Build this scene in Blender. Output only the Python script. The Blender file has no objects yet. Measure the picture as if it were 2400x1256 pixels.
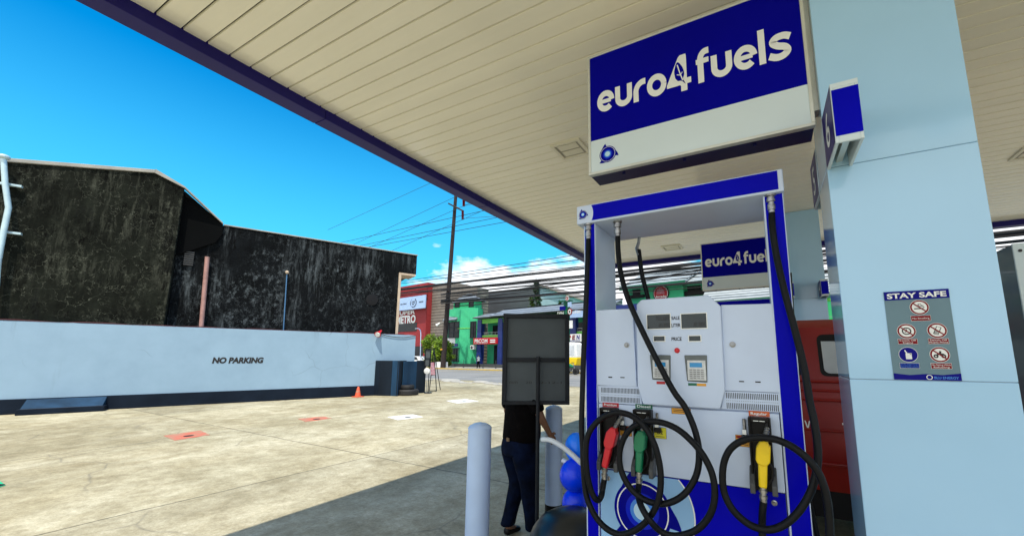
import bpy, math, random
from mathutils import Vector, Matrix
R = math.radians
random.seed(7)
sc = bpy.context.scene
col = sc.collection

# ---------------------------------------------------------------- camera
FPX, YAW, PITCH, ROLL, CX, CY = 945.0, R(28.24), R(8.70), R(.195), 1288.6, 691.5
EYE = Vector((0, 0, 1.65))
_c, _s, _cp, _sp = math.cos(YAW), math.sin(YAW), math.cos(PITCH), math.sin(PITCH)
FW = Vector((-_s * _cp, _c * _cp, _sp)); RT = Vector((_c, _s, 0)); UP = RT.cross(FW)
_cr, _sr = math.cos(ROLL), math.sin(ROLL)
RT, UP = RT * _cr + UP * _sr, UP * _cr - RT * _sr
cam = bpy.data.cameras.new('camera')
cam.sensor_width = 36; cam.lens = FPX / 2400 * 36
cam.shift_x = -(CX - 1200) / 2400; cam.shift_y = (CY - 628) / 2400
cam.clip_start = .05; cam.clip_end = 3000
co = bpy.data.objects.new('camera', cam); col.objects.link(co)
co.matrix_world = Matrix.Translation(EYE) @ Matrix((RT, UP, -FW)).transposed().to_4x4()
sc.camera = co

# ---------------------------------------------------------------- light
LD = Vector((-.22, .35, -1)).normalized()          # the way sunlight travels
sun = bpy.data.lights.new('sun', 'SUN'); sun.energy = 3.3; sun.angle = R(.5); sun.color = (1, .92, .77)
so = bpy.data.objects.new('sun', sun); col.objects.link(so)
so.rotation_euler = LD.to_track_quat('-Z', 'Y').to_euler()
S = -LD
w = bpy.data.worlds.new('World'); sc.world = w; w.use_nodes = True
nt = w.node_tree; N = nt.nodes; L = nt.links
bg = N['Background']; bg.inputs['Strength'].default_value = .15
sky = N.new('ShaderNodeTexSky'); sky.sky_type = 'NISHITA'; sky.sun_disc = False
sky.sun_elevation = math.asin(S.z); sky.sun_rotation = math.atan2(S.x, S.y)
sky.air_density = 1.0; sky.dust_density = .3; sky.ozone_density = 3.0
hs = N.new('ShaderNodeHueSaturation'); hs.inputs['Saturation'].default_value = 2.0; hs.inputs['Hue'].default_value = .490
hs.inputs['Value'].default_value = .92
L.new(sky.outputs[0], hs.inputs['Color'])
tc = N.new('ShaderNodeTexCoord'); sp = N.new('ShaderNodeSeparateXYZ'); L.new(tc.outputs['Generated'], sp.inputs[0])
mp = N.new('ShaderNodeMapping'); mp.inputs['Scale'].default_value = (1, 1, 2.2); mp.inputs['Location'].default_value = (3.1, 1.7, .2)
L.new(tc.outputs['Generated'], mp.inputs['Vector'])
cn = N.new('ShaderNodeTexNoise'); cn.inputs['Scale'].default_value = 4.2; cn.inputs['Detail'].default_value = 9; cn.inputs['Roughness'].default_value = .56
L.new(mp.outputs[0], cn.inputs['Vector'])
ma = N.new('ShaderNodeMapRange')                   # clouds thicken towards the horizon
ma.inputs['From Min'].default_value = .12; ma.inputs['From Max'].default_value = .36
ma.inputs['To Min'].default_value = .36; ma.inputs['To Max'].default_value = -.22; ma.clamp = True
L.new(sp.outputs['Z'], ma.inputs['Value'])
mx = N.new('ShaderNodeMapRange'); mx.inputs['From Min'].default_value = -.86; mx.inputs['From Max'].default_value = -.50
mx.inputs['To Min'].default_value = -.24; mx.inputs['To Max'].default_value = 0.08; L.new(sp.outputs['X'], mx.inputs['Value'])
ad = N.new('ShaderNodeMath'); ad.operation = 'ADD'; L.new(cn.outputs['Fac'], ad.inputs[0]); L.new(ma.outputs[0], ad.inputs[1])
ad2 = N.new('ShaderNodeMath'); ad2.operation = 'ADD'; L.new(ad.outputs[0], ad2.inputs[0]); L.new(mx.outputs[0], ad2.inputs[1])
my = N.new('ShaderNodeMapRange'); my.inputs['From Min'].default_value = -.30; my.inputs['From Max'].default_value = .02   # unseen cloud bank added behind the camera to whiten and lift the shade
my.inputs['To Min'].default_value = .36; my.inputs['To Max'].default_value = 0; L.new(sp.outputs['Y'], my.inputs['Value'])
ad3 = N.new('ShaderNodeMath'); ad3.operation = 'ADD'; L.new(ad2.outputs[0], ad3.inputs[0]); L.new(my.outputs[0], ad3.inputs[1])
cr = N.new('ShaderNodeValToRGB'); cr.color_ramp.elements[0].position = .56; cr.color_ramp.elements[1].position = .66
cr.color_ramp.elements[0].color = (0, 0, 0, 1); cr.color_ramp.elements[1].color = (1, 1, 1, 1)
L.new(ad3.outputs[0], cr.inputs[0])
mix = N.new('ShaderNodeMixRGB'); mix.inputs['Color2'].default_value = (5.6, 5.8, 6.0, 1)
L.new(cr.outputs[0], mix.inputs[0]); hz = N.new('ShaderNodeMapRange'); hz.inputs['From Min'].default_value = .08; hz.inputs['From Max'].default_value = .50; hz.inputs['To Min'].default_value = .95; hz.inputs['To Max'].default_value = 0
L.new(sp.outputs['Z'], hz.inputs['Value'])
hm = N.new('ShaderNodeMixRGB'); hm.inputs['Color2'].default_value = (.8, 3.5, 4.7, 1); L.new(hz.outputs[0], hm.inputs[0]); L.new(hs.outputs[0], hm.inputs['Color1'])
tint = N.new('ShaderNodeMixRGB'); tint.blend_type = 'MULTIPLY'; tint.inputs[0].default_value = 1; tint.inputs['Color2'].default_value = (.75, 1, 1.04, 1)
L.new(hm.outputs[0], tint.inputs['Color1']); L.new(tint.outputs[0], mix.inputs['Color1']); L.new(mix.outputs[0], bg.inputs['Color'])
sc.view_settings.view_transform = 'Standard'; sc.view_settings.look = 'None'
sc.view_settings.exposure = .75; sc.view_settings.gamma = 1
sc.cycles.max_bounces = 8; sc.cycles.diffuse_bounces = 5

# ---------------------------------------------------------------- survey of the photograph
def ray(x, y): return FW + RT * ((x - CX) / FPX) - UP * ((y - CY) / FPX)
def onY(x, y, Y): d = ray(x, y); return EYE + d * ((Y - EYE.y) / d.y)
def onX(x, y, X): d = ray(x, y); return EYE + d * ((X - EYE.x) / d.x)
def onZ(x, y, Z=0): d = ray(x, y); return EYE + d * ((Z - EYE.z) / d.z)
def onP(x, y, p, n): d = ray(x, y); return EYE + d * ((p - EYE).dot(n) / d.dot(n))
# street frame: u along the road (right), v across (away)
SU = Vector((.989, -.145, 0)).normalized(); SV = Vector((.145, .989, 0)).normalized()
def ST(u, v, z): return SU * u + SV * v + Vector((0, 0, z))
def onV(x, y, v): P = onP(x, y, SV * v, SV); return P.dot(SU), P.z
# boundary wall frame: s along, t out of the wall, z
W0 = Vector((-15.017, 11.905, 0)); WE = Vector((math.sin(R(24)), math.cos(R(24)), 0)); WN = Vector((WE.y, -WE.x, 0))
def WF(s, t, z): return W0 + WE * s + WN * t + Vector((0, 0, z))
def onW(x, y, t=0):
    P = onP(x, y, W0 + WN * t, WN); return (P - W0).dot(WE), P.z

# ---------------------------------------------------------------- materials
def mat(name, c, rough=.6, metal=0, var=0, vs=6, bump=0, bs=60, spec=.5, coat=0, stretch=None, c2=None):
    m = bpy.data.materials.new(name); m.use_nodes = True
    n = m.node_tree.nodes; l = m.node_tree.links; b = n['Principled BSDF']
    b.inputs['Base Color'].default_value = (*c, 1); b.inputs['Roughness'].default_value = rough
    b.inputs['Metallic'].default_value = metal; b.inputs['Specular IOR Level'].default_value = spec
    b.inputs['Coat Weight'].default_value = coat; b.inputs['Coat Roughness'].default_value = .04
    t = n.new('ShaderNodeTexCoord'); mpn = n.new('ShaderNodeMapping'); l.new(t.outputs['Object'], mpn.inputs[0])
    if stretch: mpn.inputs['Scale'].default_value = stretch
    if var or c2:
        k = n.new('ShaderNodeTexNoise'); k.inputs['Scale'].default_value = vs; k.inputs['Detail'].default_value = 6
        l.new(mpn.outputs[0], k.inputs['Vector'])
        r = n.new('ShaderNodeValToRGB'); r.color_ramp.elements[0].position = .32; r.color_ramp.elements[1].position = .68
        a = c2 or tuple(x * (1 - var) for x in c); e = c if c2 else tuple(min(1, x * (1 + var)) for x in c)
        r.color_ramp.elements[0].color = (*a, 1); r.color_ramp.elements[1].color = (*e, 1)
        l.new(k.outputs['Fac'], r.inputs[0]); l.new(r.outputs[0], b.inputs['Base Color'])
        rr = n.new('ShaderNodeMapRange'); rr.inputs['To Min'].default_value = max(0, rough - .08); rr.inputs['To Max'].default_value = min(1, rough + .08)
        l.new(k.outputs['Fac'], rr.inputs['Value']); l.new(rr.outputs[0], b.inputs['Roughness'])
    if bump:
        k2 = n.new('ShaderNodeTexNoise'); k2.inputs['Scale'].default_value = bs; k2.inputs['Detail'].default_value = 4
        l.new(mpn.outputs[0], k2.inputs['Vector'])
        bp = n.new('ShaderNodeBump'); bp.inputs['Strength'].default_value = bump; bp.inputs['Distance'].default_value = .02
        l.new(k2.outputs['Fac'], bp.inputs['Height']); l.new(bp.outputs[0], b.inputs['Normal'])
    return m

M = {}
def mm(k, *a, **kw): M[k] = mat(k, *a, **kw); return M[k]
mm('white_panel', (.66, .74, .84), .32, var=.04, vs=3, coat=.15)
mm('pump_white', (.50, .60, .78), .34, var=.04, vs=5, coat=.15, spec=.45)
mm('pump_pale_blue', (.24, .46, .74), .4, var=.04, vs=5)
mm('blue', (0, 0, .42), .35, var=.08, vs=3, spec=.06)
mm('sign_blue', (0, 0, .27), .5, var=.05, vs=2, spec=.05)
mm('sign_white', (.60, .70, .74), .4, var=.04, vs=2, spec=.3)
mm('letter_white', (.76, .79, .78), .4)
mm('dark_blue', (.003, .003, .05), .4, var=.15, vs=3, spec=.3)
mm('fascia_blue', (.016, .013, .15), .4, var=.12, vs=2, stretch=(1, .3, 1), spec=.15)
mm('soffit', (.92, .89, .77), .14, var=.03, vs=1.5, bump=.14, bs=6, stretch=(.2, 3, 1))
mm('leather', (.16, .10, .05), .7)
mm('lens_grey', (.42, .40, .34), .5)
mm('old_red', (.06, .004, .008), .7)
mm('soffit_back', (.10, .10, .085), .6)
mm('alu', (.62, .64, .60), .32, metal=.55, var=.08, vs=5)
mm('chrome', (.30, .30, .30), .34, metal=.9, var=.4, vs=60)
mm('steel', (.30, .31, .32), .35, metal=.8, var=.2, vs=20)
mm('rubber', (.004, .005, .007), .42, bump=.10, bs=300, var=.2, vs=40, spec=.16)
mm('black', (.005, .005, .006), .45, spec=.25)
mm('black_plastic', (.004, .004, .005), .38, var=.3, vs=20, bump=.05, bs=200, spec=.22)
mm('dark_grey', (.05, .055, .06), .5, var=.15, vs=10)
mm('red', (.55, .008, .02), .38, var=.08, vs=20, bump=.05, bs=150)
mm('green', (.0, .17, .075), .38, var=.08, vs=20, bump=.05, bs=150)
mm('yellow', (.78, .55, .0), .38, var=.06, vs=20, bump=.05, bs=150)
mm('orange', (.55, .10, .02), .5)
mm('tag_orange', (.65, .30, .02), .5)
mm('tag_yellow', (.62, .60, .02), .5)
mm('label_red', (.42, .01, .02), .5)
mm('label_green', (.0, .12, .06), .5)
mm('ink', (.01, .01, .012), .6)
mm('lcd', (.012, .022, .024), .10, var=.3, vs=15, spec=.5)
mm('lcd_blue', (.03, .25, .55), .2)
mm('key', (.55, .58, .60), .5, var=.1, vs=80)
mm('bezel', (.10, .12, .125), .4, var=.15, vs=20)
mm('poster_grey', (.13, .22, .27), .4, var=.06, vs=4, spec=.3)
mm('dark_red', (.20, .002, .008), .5, spec=.2)
mm('navy', (.0, .0, .20), .4, spec=.15)
mm('logo_mid', (0, .012, .50), .4, spec=.15)
mm('logo_dark', (0, .001, .24), .4, spec=.06)
mm('logo_light', (.04, .22, .70), .35)
mm('logo_core', (.45, .68, .85), .35)
mm('van_red', (.24, .006, .004), .32, var=.15, vs=3, coat=.12)
mm('glass', (.05, .07, .08), .08, coat=.5)
mm('pale_glass', (.50, .54, .58), .12, coat=.5, var=.15, vs=2)
mm('window_dark', (.012, .015, .018), .3, var=.4, vs=1.5, spec=.25)
mm('board_grey', (.075, .09, .10), .6, var=.10, vs=5, bump=.04, bs=80, spec=.2)
mm('frame_black', (.008, .011, .016), .5, var=.3, vs=15, bump=.1, bs=60, spec=.25)
mm('bollard_white', (.44, .58, .82), .4, var=.05, vs=6, spec=.4)
mm('balloon', (.0, .045, .95), .28, spec=.4, var=.1, vs=6)
mm('balloon_light', (.01, .20, 1.0), .25, spec=.4)
mm('balloon_white', (.62, .68, .74), .3)
mm('bin', (.007, .010, .013), .30, var=.2, vs=5, bump=.06, bs=12, spec=.5)
mm('skin', (.21, .105, .062), .5, var=.1, vs=20)
mm('shirt', (.003, .0025, .0028), .9, var=.3, vs=14, bump=.4, bs=18, spec=.06)
mm('jeans', (.003, .008, .03), .85, c2=(.001, .002, .006), vs=9, bump=.5, bs=18, spec=.08)
mm('hair', (.01, .009, .008), .6)
mm('shirt_white', (.6, .62, .66), .7)
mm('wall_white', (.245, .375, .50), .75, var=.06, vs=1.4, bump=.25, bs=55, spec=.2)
mm('wall_dado', (.008, .014, .026), .6, var=.2, vs=2, bump=.15, bs=30, spec=.08)
mm('slate', (.008, .014, .024), .5, var=.3, vs=1.5, stretch=(1, 1, .3), spec=.12)
mm('slate_blue', (.012, .04, .085), .45, var=.45, vs=2.2, stretch=(1, 1, .25), spec=.15)
mm('cream', (.50, .40, .30), .7, var=.1, vs=3)
mm('pink_pipe', (.36, .20, .18), .6, var=.2, vs=4)
mm('blue_pipe', (.06, .17, .34), .5)
mm('pale_pipe', (.50, .66, .72), .45, metal=.2, var=.1, vs=4)
mm('cone', (.62, .09, .035), .5, var=.1, vs=8)
mm('cover_red', (.55, .10, .06), .8, c2=(.33, .22, .15), vs=5, bump=.1, bs=30)
mm('cover_white', (.70, .72, .73), .8, var=.10, vs=6)
mm('cover_green', (.01, .45, .22), .8, var=.12, vs=6)
mm('tyre', (.012, .012, .013), .7, var=.3, vs=20, bump=.3, bs=40)
mm('bldg_red', (.26, .018, .022), .7, var=.12, vs=1, stretch=(1, 1, 3))
mm('bldg_grey', (.20, .175, .15), .75, var=.12, vs=.6)
mm('bldg_slate', (.075, .085, .095), .6, var=.15, vs=.4, stretch=(1, 1, 4))
mm('bldg_pale', (.30, .42, .50), .6, var=.1, vs=.5)
mm('bldg_green', (.05, .52, .24), .7, c2=(.03, .42, .21), vs=.5)
mm('bldg_lime', (.16, .55, .08), .7, var=.1, vs=.7)
mm('col_blue', (.008, .025, .17), .5, var=.1, vs=2)
mm('sign_red', (.50, .008, .018), .5)
mm('board_sky', (.36, .52, .80), .5, var=.04, vs=2)
mm('roof_slate', (.26, .31, .36), .6, var=.15, vs=2)
mm('concrete', (.34, .33, .30), .85, var=.15, vs=2, bump=.2, bs=30)
mm('kerb_yellow', (.55, .36, .04), .8, c2=(.36, .27, .10), vs=2.5)
mm('line_yellow', (.60, .46, .14), .8, c2=(.4, .34, .2), vs=5)
mm('line_white', (.6, .6, .56), .8, c2=(.3, .3, .29), vs=5)
mm('bark', (.05, .04, .03), .9, var=.3, vs=8)
mm('leaf', (.26, .40, .02), .6, c2=(.06, .14, .012), vs=1.5)
mm('leaf_dark', (.045, .085, .02), .65, c2=(.018, .04, .012), vs=1.2)
mm('leaf_olive', (.16, .19, .03), .65, c2=(.05, .08, .02), vs=1.2)
mm('wood_pole', (.022, .015, .015), .9, var=.3, vs=6, stretch=(1, 1, .2))
mm('wire', (.012, .012, .014), .7)
mm('wire_blue', (.03, .09, .13), .7)
mm('pink_sheet', (.45, .16, .24), .6, c2=(.6, .42, .48), vs=12)

def graph(name):
    m = bpy.data.materials.new(name); m.use_nodes = True; M[name] = m
    n = m.node_tree.nodes; l = m.node_tree.links; b = n['Principled BSDF']
    t = n.new('ShaderNodeTexCoord')
    def noise(scale, detail=6, stretch=(1, 1, 1), rough=.55, loc=(0, 0, 0), dist=0):
        q = n.new('ShaderNodeMapping'); q.inputs['Scale'].default_value = stretch; q.inputs['Location'].default_value = loc
        l.new(t.outputs['Object'], q.inputs[0]); k = n.new('ShaderNodeTexNoise'); k.inputs['Scale'].default_value = scale
        k.inputs['Detail'].default_value = detail; k.inputs['Roughness'].default_value = rough; k.inputs['Distortion'].default_value = dist
        l.new(q.outputs[0], k.inputs['Vector']); return k.outputs['Fac']
    def ramp(f, p0, p1, c0=(0, 0, 0), c1=(1, 1, 1)):
        r = n.new('ShaderNodeValToRGB'); r.color_ramp.elements[0].position = p0; r.color_ramp.elements[1].position = p1
        r.color_ramp.elements[0].color = (*c0, 1); r.color_ramp.elements[1].color = (*c1, 1); l.new(f, r.inputs[0]); return r.outputs[0]
    def mixc(f, a, c, mode='MIX', k=None):
        x = n.new('ShaderNodeMixRGB'); x.blend_type = mode
        for s, v in ((0, f), (1, a), (2, c)):
            if isinstance(v, (int, float)): x.inputs[s].default_value = v
            elif isinstance(v, tuple): x.inputs[s].default_value = (*v, 1)
            else: l.new(v, x.inputs[s])
        return x.outputs[0]
    def mul(a, c, op='MULTIPLY'):
        x = n.new('ShaderNodeMath'); x.operation = op; x.use_clamp = True
        for s, v in ((0, a), (1, c)):
            if isinstance(v, (int, float)): x.inputs[s].default_value = v
            else: l.new(v, x.inputs[s])
        return x.outputs[0]
    def cracks(scale, width, dist=.25, stretch=(1, 1, 1)):
        q = n.new('ShaderNodeMapping'); q.inputs['Scale'].default_value = stretch; l.new(t.outputs['Object'], q.inputs[0])
        nz = n.new('ShaderNodeTexNoise'); nz.inputs['Scale'].default_value = scale * 2.2; l.new(q.outputs[0], nz.inputs['Vector'])
        vm = n.new('ShaderNodeVectorMath'); vm.operation = 'MULTIPLY_ADD'; vm.inputs[1].default_value = (dist, dist, dist)
        l.new(nz.outputs['Color'], vm.inputs[0]); l.new(q.outputs[0], vm.inputs[2])
        v = n.new('ShaderNodeTexVoronoi'); v.feature = 'DISTANCE_TO_EDGE'; v.inputs['Scale'].default_value = scale
        l.new(vm.outputs[0], v.inputs['Vector']); return ramp(v.outputs['Distance'], 0, width, (1, 1, 1), (0, 0, 0))
    def finish(c, rough=.85, h=None, st=.3, dist=.02):
        l.new(c, b.inputs['Base Color']); b.inputs['Roughness'].default_value = rough
        if h is not None:
            bp = n.new('ShaderNodeBump'); bp.inputs['Strength'].default_value = st; bp.inputs['Distance'].default_value = dist
            l.new(h, bp.inputs['Height']); l.new(bp.outputs[0], b.inputs['Normal'])
    return noise, ramp, mixc, mul, cracks, finish, t, n, l

# forecourt concrete
noise, ramp, mixc, mul, cracks, finish, t_, n_, l_ = graph('forecourt')
base = ramp(noise(.45, 9, (1, 1, 1), .62), .3, .72, (.42, .395, .305), (.63, .595, .49))
streak = ramp(noise(1.9, 12, (1, 1, 1), .78), .36, .62, (.60, .56, .46), (1.09, 1.09, 1.07))
base = mixc(.85, base, streak, 'MULTIPLY')
stain = ramp(noise(.8, 9, (1, .6, 1), .66, (9, 3, 0)), .54, .70)
base = mixc(mul(stain, .50), base, (.30, .25, .15))
pale = ramp(noise(.9, 10, (.7, 1.3, 1), .7, (4, 7, 0)), .56, .70)
base = mixc(mul(pale, .6), base, (.58, .54, .42))
grit = ramp(noise(30, 6, (1, 1, 1), .9), .34, .66, (.70, .69, .66), (1.15, 1.15, 1.15))
base = mixc(1.0, base, grit, 'MULTIPLY')
blot = ramp(noise(5.5, 6, (1, 1, 1), .75, (1, 4, 0)), .62, .74)
base = mixc(mul(blot, .6), base, (.17, .15, .10))
fine = ramp(noise(6.5, 12, (1, 1, 1), .86, (2, 2, 5)), .36, .62, (.60, .58, .52), (1.12, 1.13, 1.12)); base = mixc(.9, base, fine, 'MULTIPLY')
sweep = ramp(noise(.30, 8, (1.0, .7, 1), .7, (8, 5, 1), .6), .42, .60, (.72, .68, .57), (1.08, 1.09, 1.09)); base = mixc(.8, base, sweep, 'MULTIPLY')
spk = ramp(noise(14, 6, (1, 1, 1), .8, (2, 6, 0)), .66, .72); base = mixc(mul(spk, .8), base, (.06, .05, .035))
bt = n_.new('ShaderNodeTexBrick'); bt.offset = .0; bt.inputs['Scale'].default_value = 1; bt.inputs['Brick Width'].default_value = 4.6
bt.inputs['Row Height'].default_value = 3.9; bt.inputs['Mortar Size'].default_value = .014; bt.inputs['Mortar Smooth'].default_value = .3
bt.inputs['Color1'].default_value = (.90, .90, .90, 1); bt.inputs['Color2'].default_value = (1.06, 1.05, 1.02, 1); bt.inputs['Mortar'].default_value = (.30, .29, .27, 1)
bm_ = n_.new('ShaderNodeMapping'); bm_.inputs['Location'].default_value = (1.35, 1.2, 0); bm_.inputs['Rotation'].default_value = (0, 0, R(2)); l_.new(t_.outputs['Object'], bm_.inputs[0])
nzz = n_.new('ShaderNodeTexNoise'); nzz.inputs['Scale'].default_value = 1.3; l_.new(t_.outputs['Object'], nzz.inputs['Vector'])
vmm = n_.new('ShaderNodeVectorMath'); vmm.operation = 'MULTIPLY_ADD'; vmm.inputs[1].default_value = (.07, .07, 0)
l_.new(nzz.outputs['Color'], vmm.inputs[0]); l_.new(bm_.outputs[0], vmm.inputs[2]); l_.new(vmm.outputs[0], bt.inputs['Vector'])
base = mixc(1.0, base, bt.outputs['Color'], 'MULTIPLY')
ck = mul(cracks(.42, .008, .5), ramp(noise(.35, 3), .44, .54))
base = mixc(mul(ck, .5), base, (.12, .11, .09))
finish(base, .8, noise(30, 6, (1, 1, 1), .8), .35, .01)

# asphalt
noise, ramp, mixc, mul, cracks, finish, t_, n_, l_ = graph('asphalt')
base = ramp(noise(.5, 8, (1, .3, 1), .6), .3, .7, (.16, .165, .17), (.25, .25, .245))
finish(mixc(.6, base, ramp(noise(20, 4), .3, .7, (.8, .8, .8), (1.15, 1.15, 1.15)), 'MULTIPLY'), .85)

# mouldy dark render on the old building
def dark_render(name, lo, hi, pale, crackk, streakk):
    noise, ramp, mixc, mul, cracks, finish, t_, n_, l_ = graph(name)
    b = ramp(noise(.9, 9, (1, 1, 1), .65), .3, .7, lo, hi)
    b = mixc(.8, b, ramp(noise(2.2, 8, (1, 1, .22), .7), .3, .7, (.5, .5, .52), (1.5, 1.5, 1.5)), 'MULTIPLY')
    st = mul(ramp(noise(3.4, 9, (1, 1, .13), .8, (5, 2, 1)), .50, .74), ramp(noise(.50, 5, (1, 1, 1.5), .5, (2, 8, 3)), .43, .60))
    b = mixc(mul(st, streakk), b, pale)
    pk = mul(ramp(noise(5, 10, (1, 1, .7), .85, (3, 3, 3)), .52, .66), ramp(noise(.6, 4, (1, 1, 1), .5, (7, 1, 5)), .44, .60))
    b = mixc(mul(pk, streakk * .9), b, pale)
    cm = mul(cracks(2.7, .018, .42), mul(ramp(noise(.45, 4, (1, 1, 1.3), .5, (1, 1, 9)), .42, .56), ramp(noise(6, 4), .32, .58)))
    b = mixc(mul(cm, crackk), b, pale)
    dk = ramp(noise(1.6, 9, (1, 1, .5), .75, (6, 6, 2)), .58, .68)
    b = mixc(mul(dk, .75), b, (.008, .009, .009))
    b = mixc(mul(ramp(noise(2.4, 10, (1.2, 1.2, .45), .8, (1, 9, 4)), .57, .63), .9), b, (.0015, .0015, .0015)); n_['Principled BSDF'].inputs['Specular IOR Level'].default_value = .08; finish(b, 1, noise(9, 8, (1, 1, 1), .7), .6, .04)
dark_render('mould_olive', (.003, .0035, .003), (.014, .0165, .0125), (.15, .16, .125), .60, .62)
dark_render('mould_black', (.002, .0025, .003), (.008, .010, .012), (.16, .19, .21), .32, .80)
mm('shaded_render', (.004, .0045, .005), .95, var=.15, vs=1.2, bump=.15, bs=20, spec=.03)  # near-black: the cast shadow under the gable is put into this colour
noise, ramp, mixc, mul, cracks, finish, t_, n_, l_ = graph('wall_paint')
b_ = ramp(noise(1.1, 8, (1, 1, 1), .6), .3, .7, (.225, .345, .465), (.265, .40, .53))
dr = mul(ramp(noise(3.2, 8, (1, 1, .09), .75, (4, 4, 4)), .56, .74), ramp(noise(.35, 4, (1, 1, 1), .5, (8, 8, 8)), .50, .66))
b_ = mixc(mul(dr, .45), b_, (.12, .15, .17))
sp_ = ramp(noise(9, 6, (1, 1, 1), .8, (2, 7, 2)), .66, .74); b_ = mixc(mul(sp_, .35), b_, (.13, .17, .20))
ck_ = mul(cracks(.8, .008, .4), ramp(noise(.5, 3), .52, .60)); b_ = mixc(mul(ck_, .5), b_, (.10, .13, .16))
finish(b_, .75, noise(45, 5, (1, 1, 1), .7), .3, .01)
# corrugated / tiled roofs
def ribs(name, c, scale, axis, dark=.45, rough=.6):
    noise, ramp, mixc, mul, cracks, finish, t_, n_, l_ = graph(name)
    wv = n_.new('ShaderNodeTexWave'); wv.wave_type = 'BANDS'; wv.bands_direction = axis; wv.inputs['Scale'].default_value = scale
    l_.new(t_.outputs['Object'], wv.inputs['Vector'])
    b = mixc(1.0, c, ramp(wv.outputs['Fac'], .15, .55, (dark, dark, dark), (1, 1, 1)), 'MULTIPLY')
    b = mixc(.7, b, ramp(noise(1.2, 6), .3, .7, (.75, .75, .75), (1.15, 1.15, 1.15)), 'MULTIPLY')
    finish(b, rough, wv.outputs['Fac'], .5, .05)
ribs('siding_grey', (.21, .185, .16), .62, 'Z', .6)
ribs('tile_rows', (.22, .26, .31), .75, 'Z', .25)
ribs('tile_white', (.40, .45, .47), 1.1, 'Z', .30)

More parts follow.
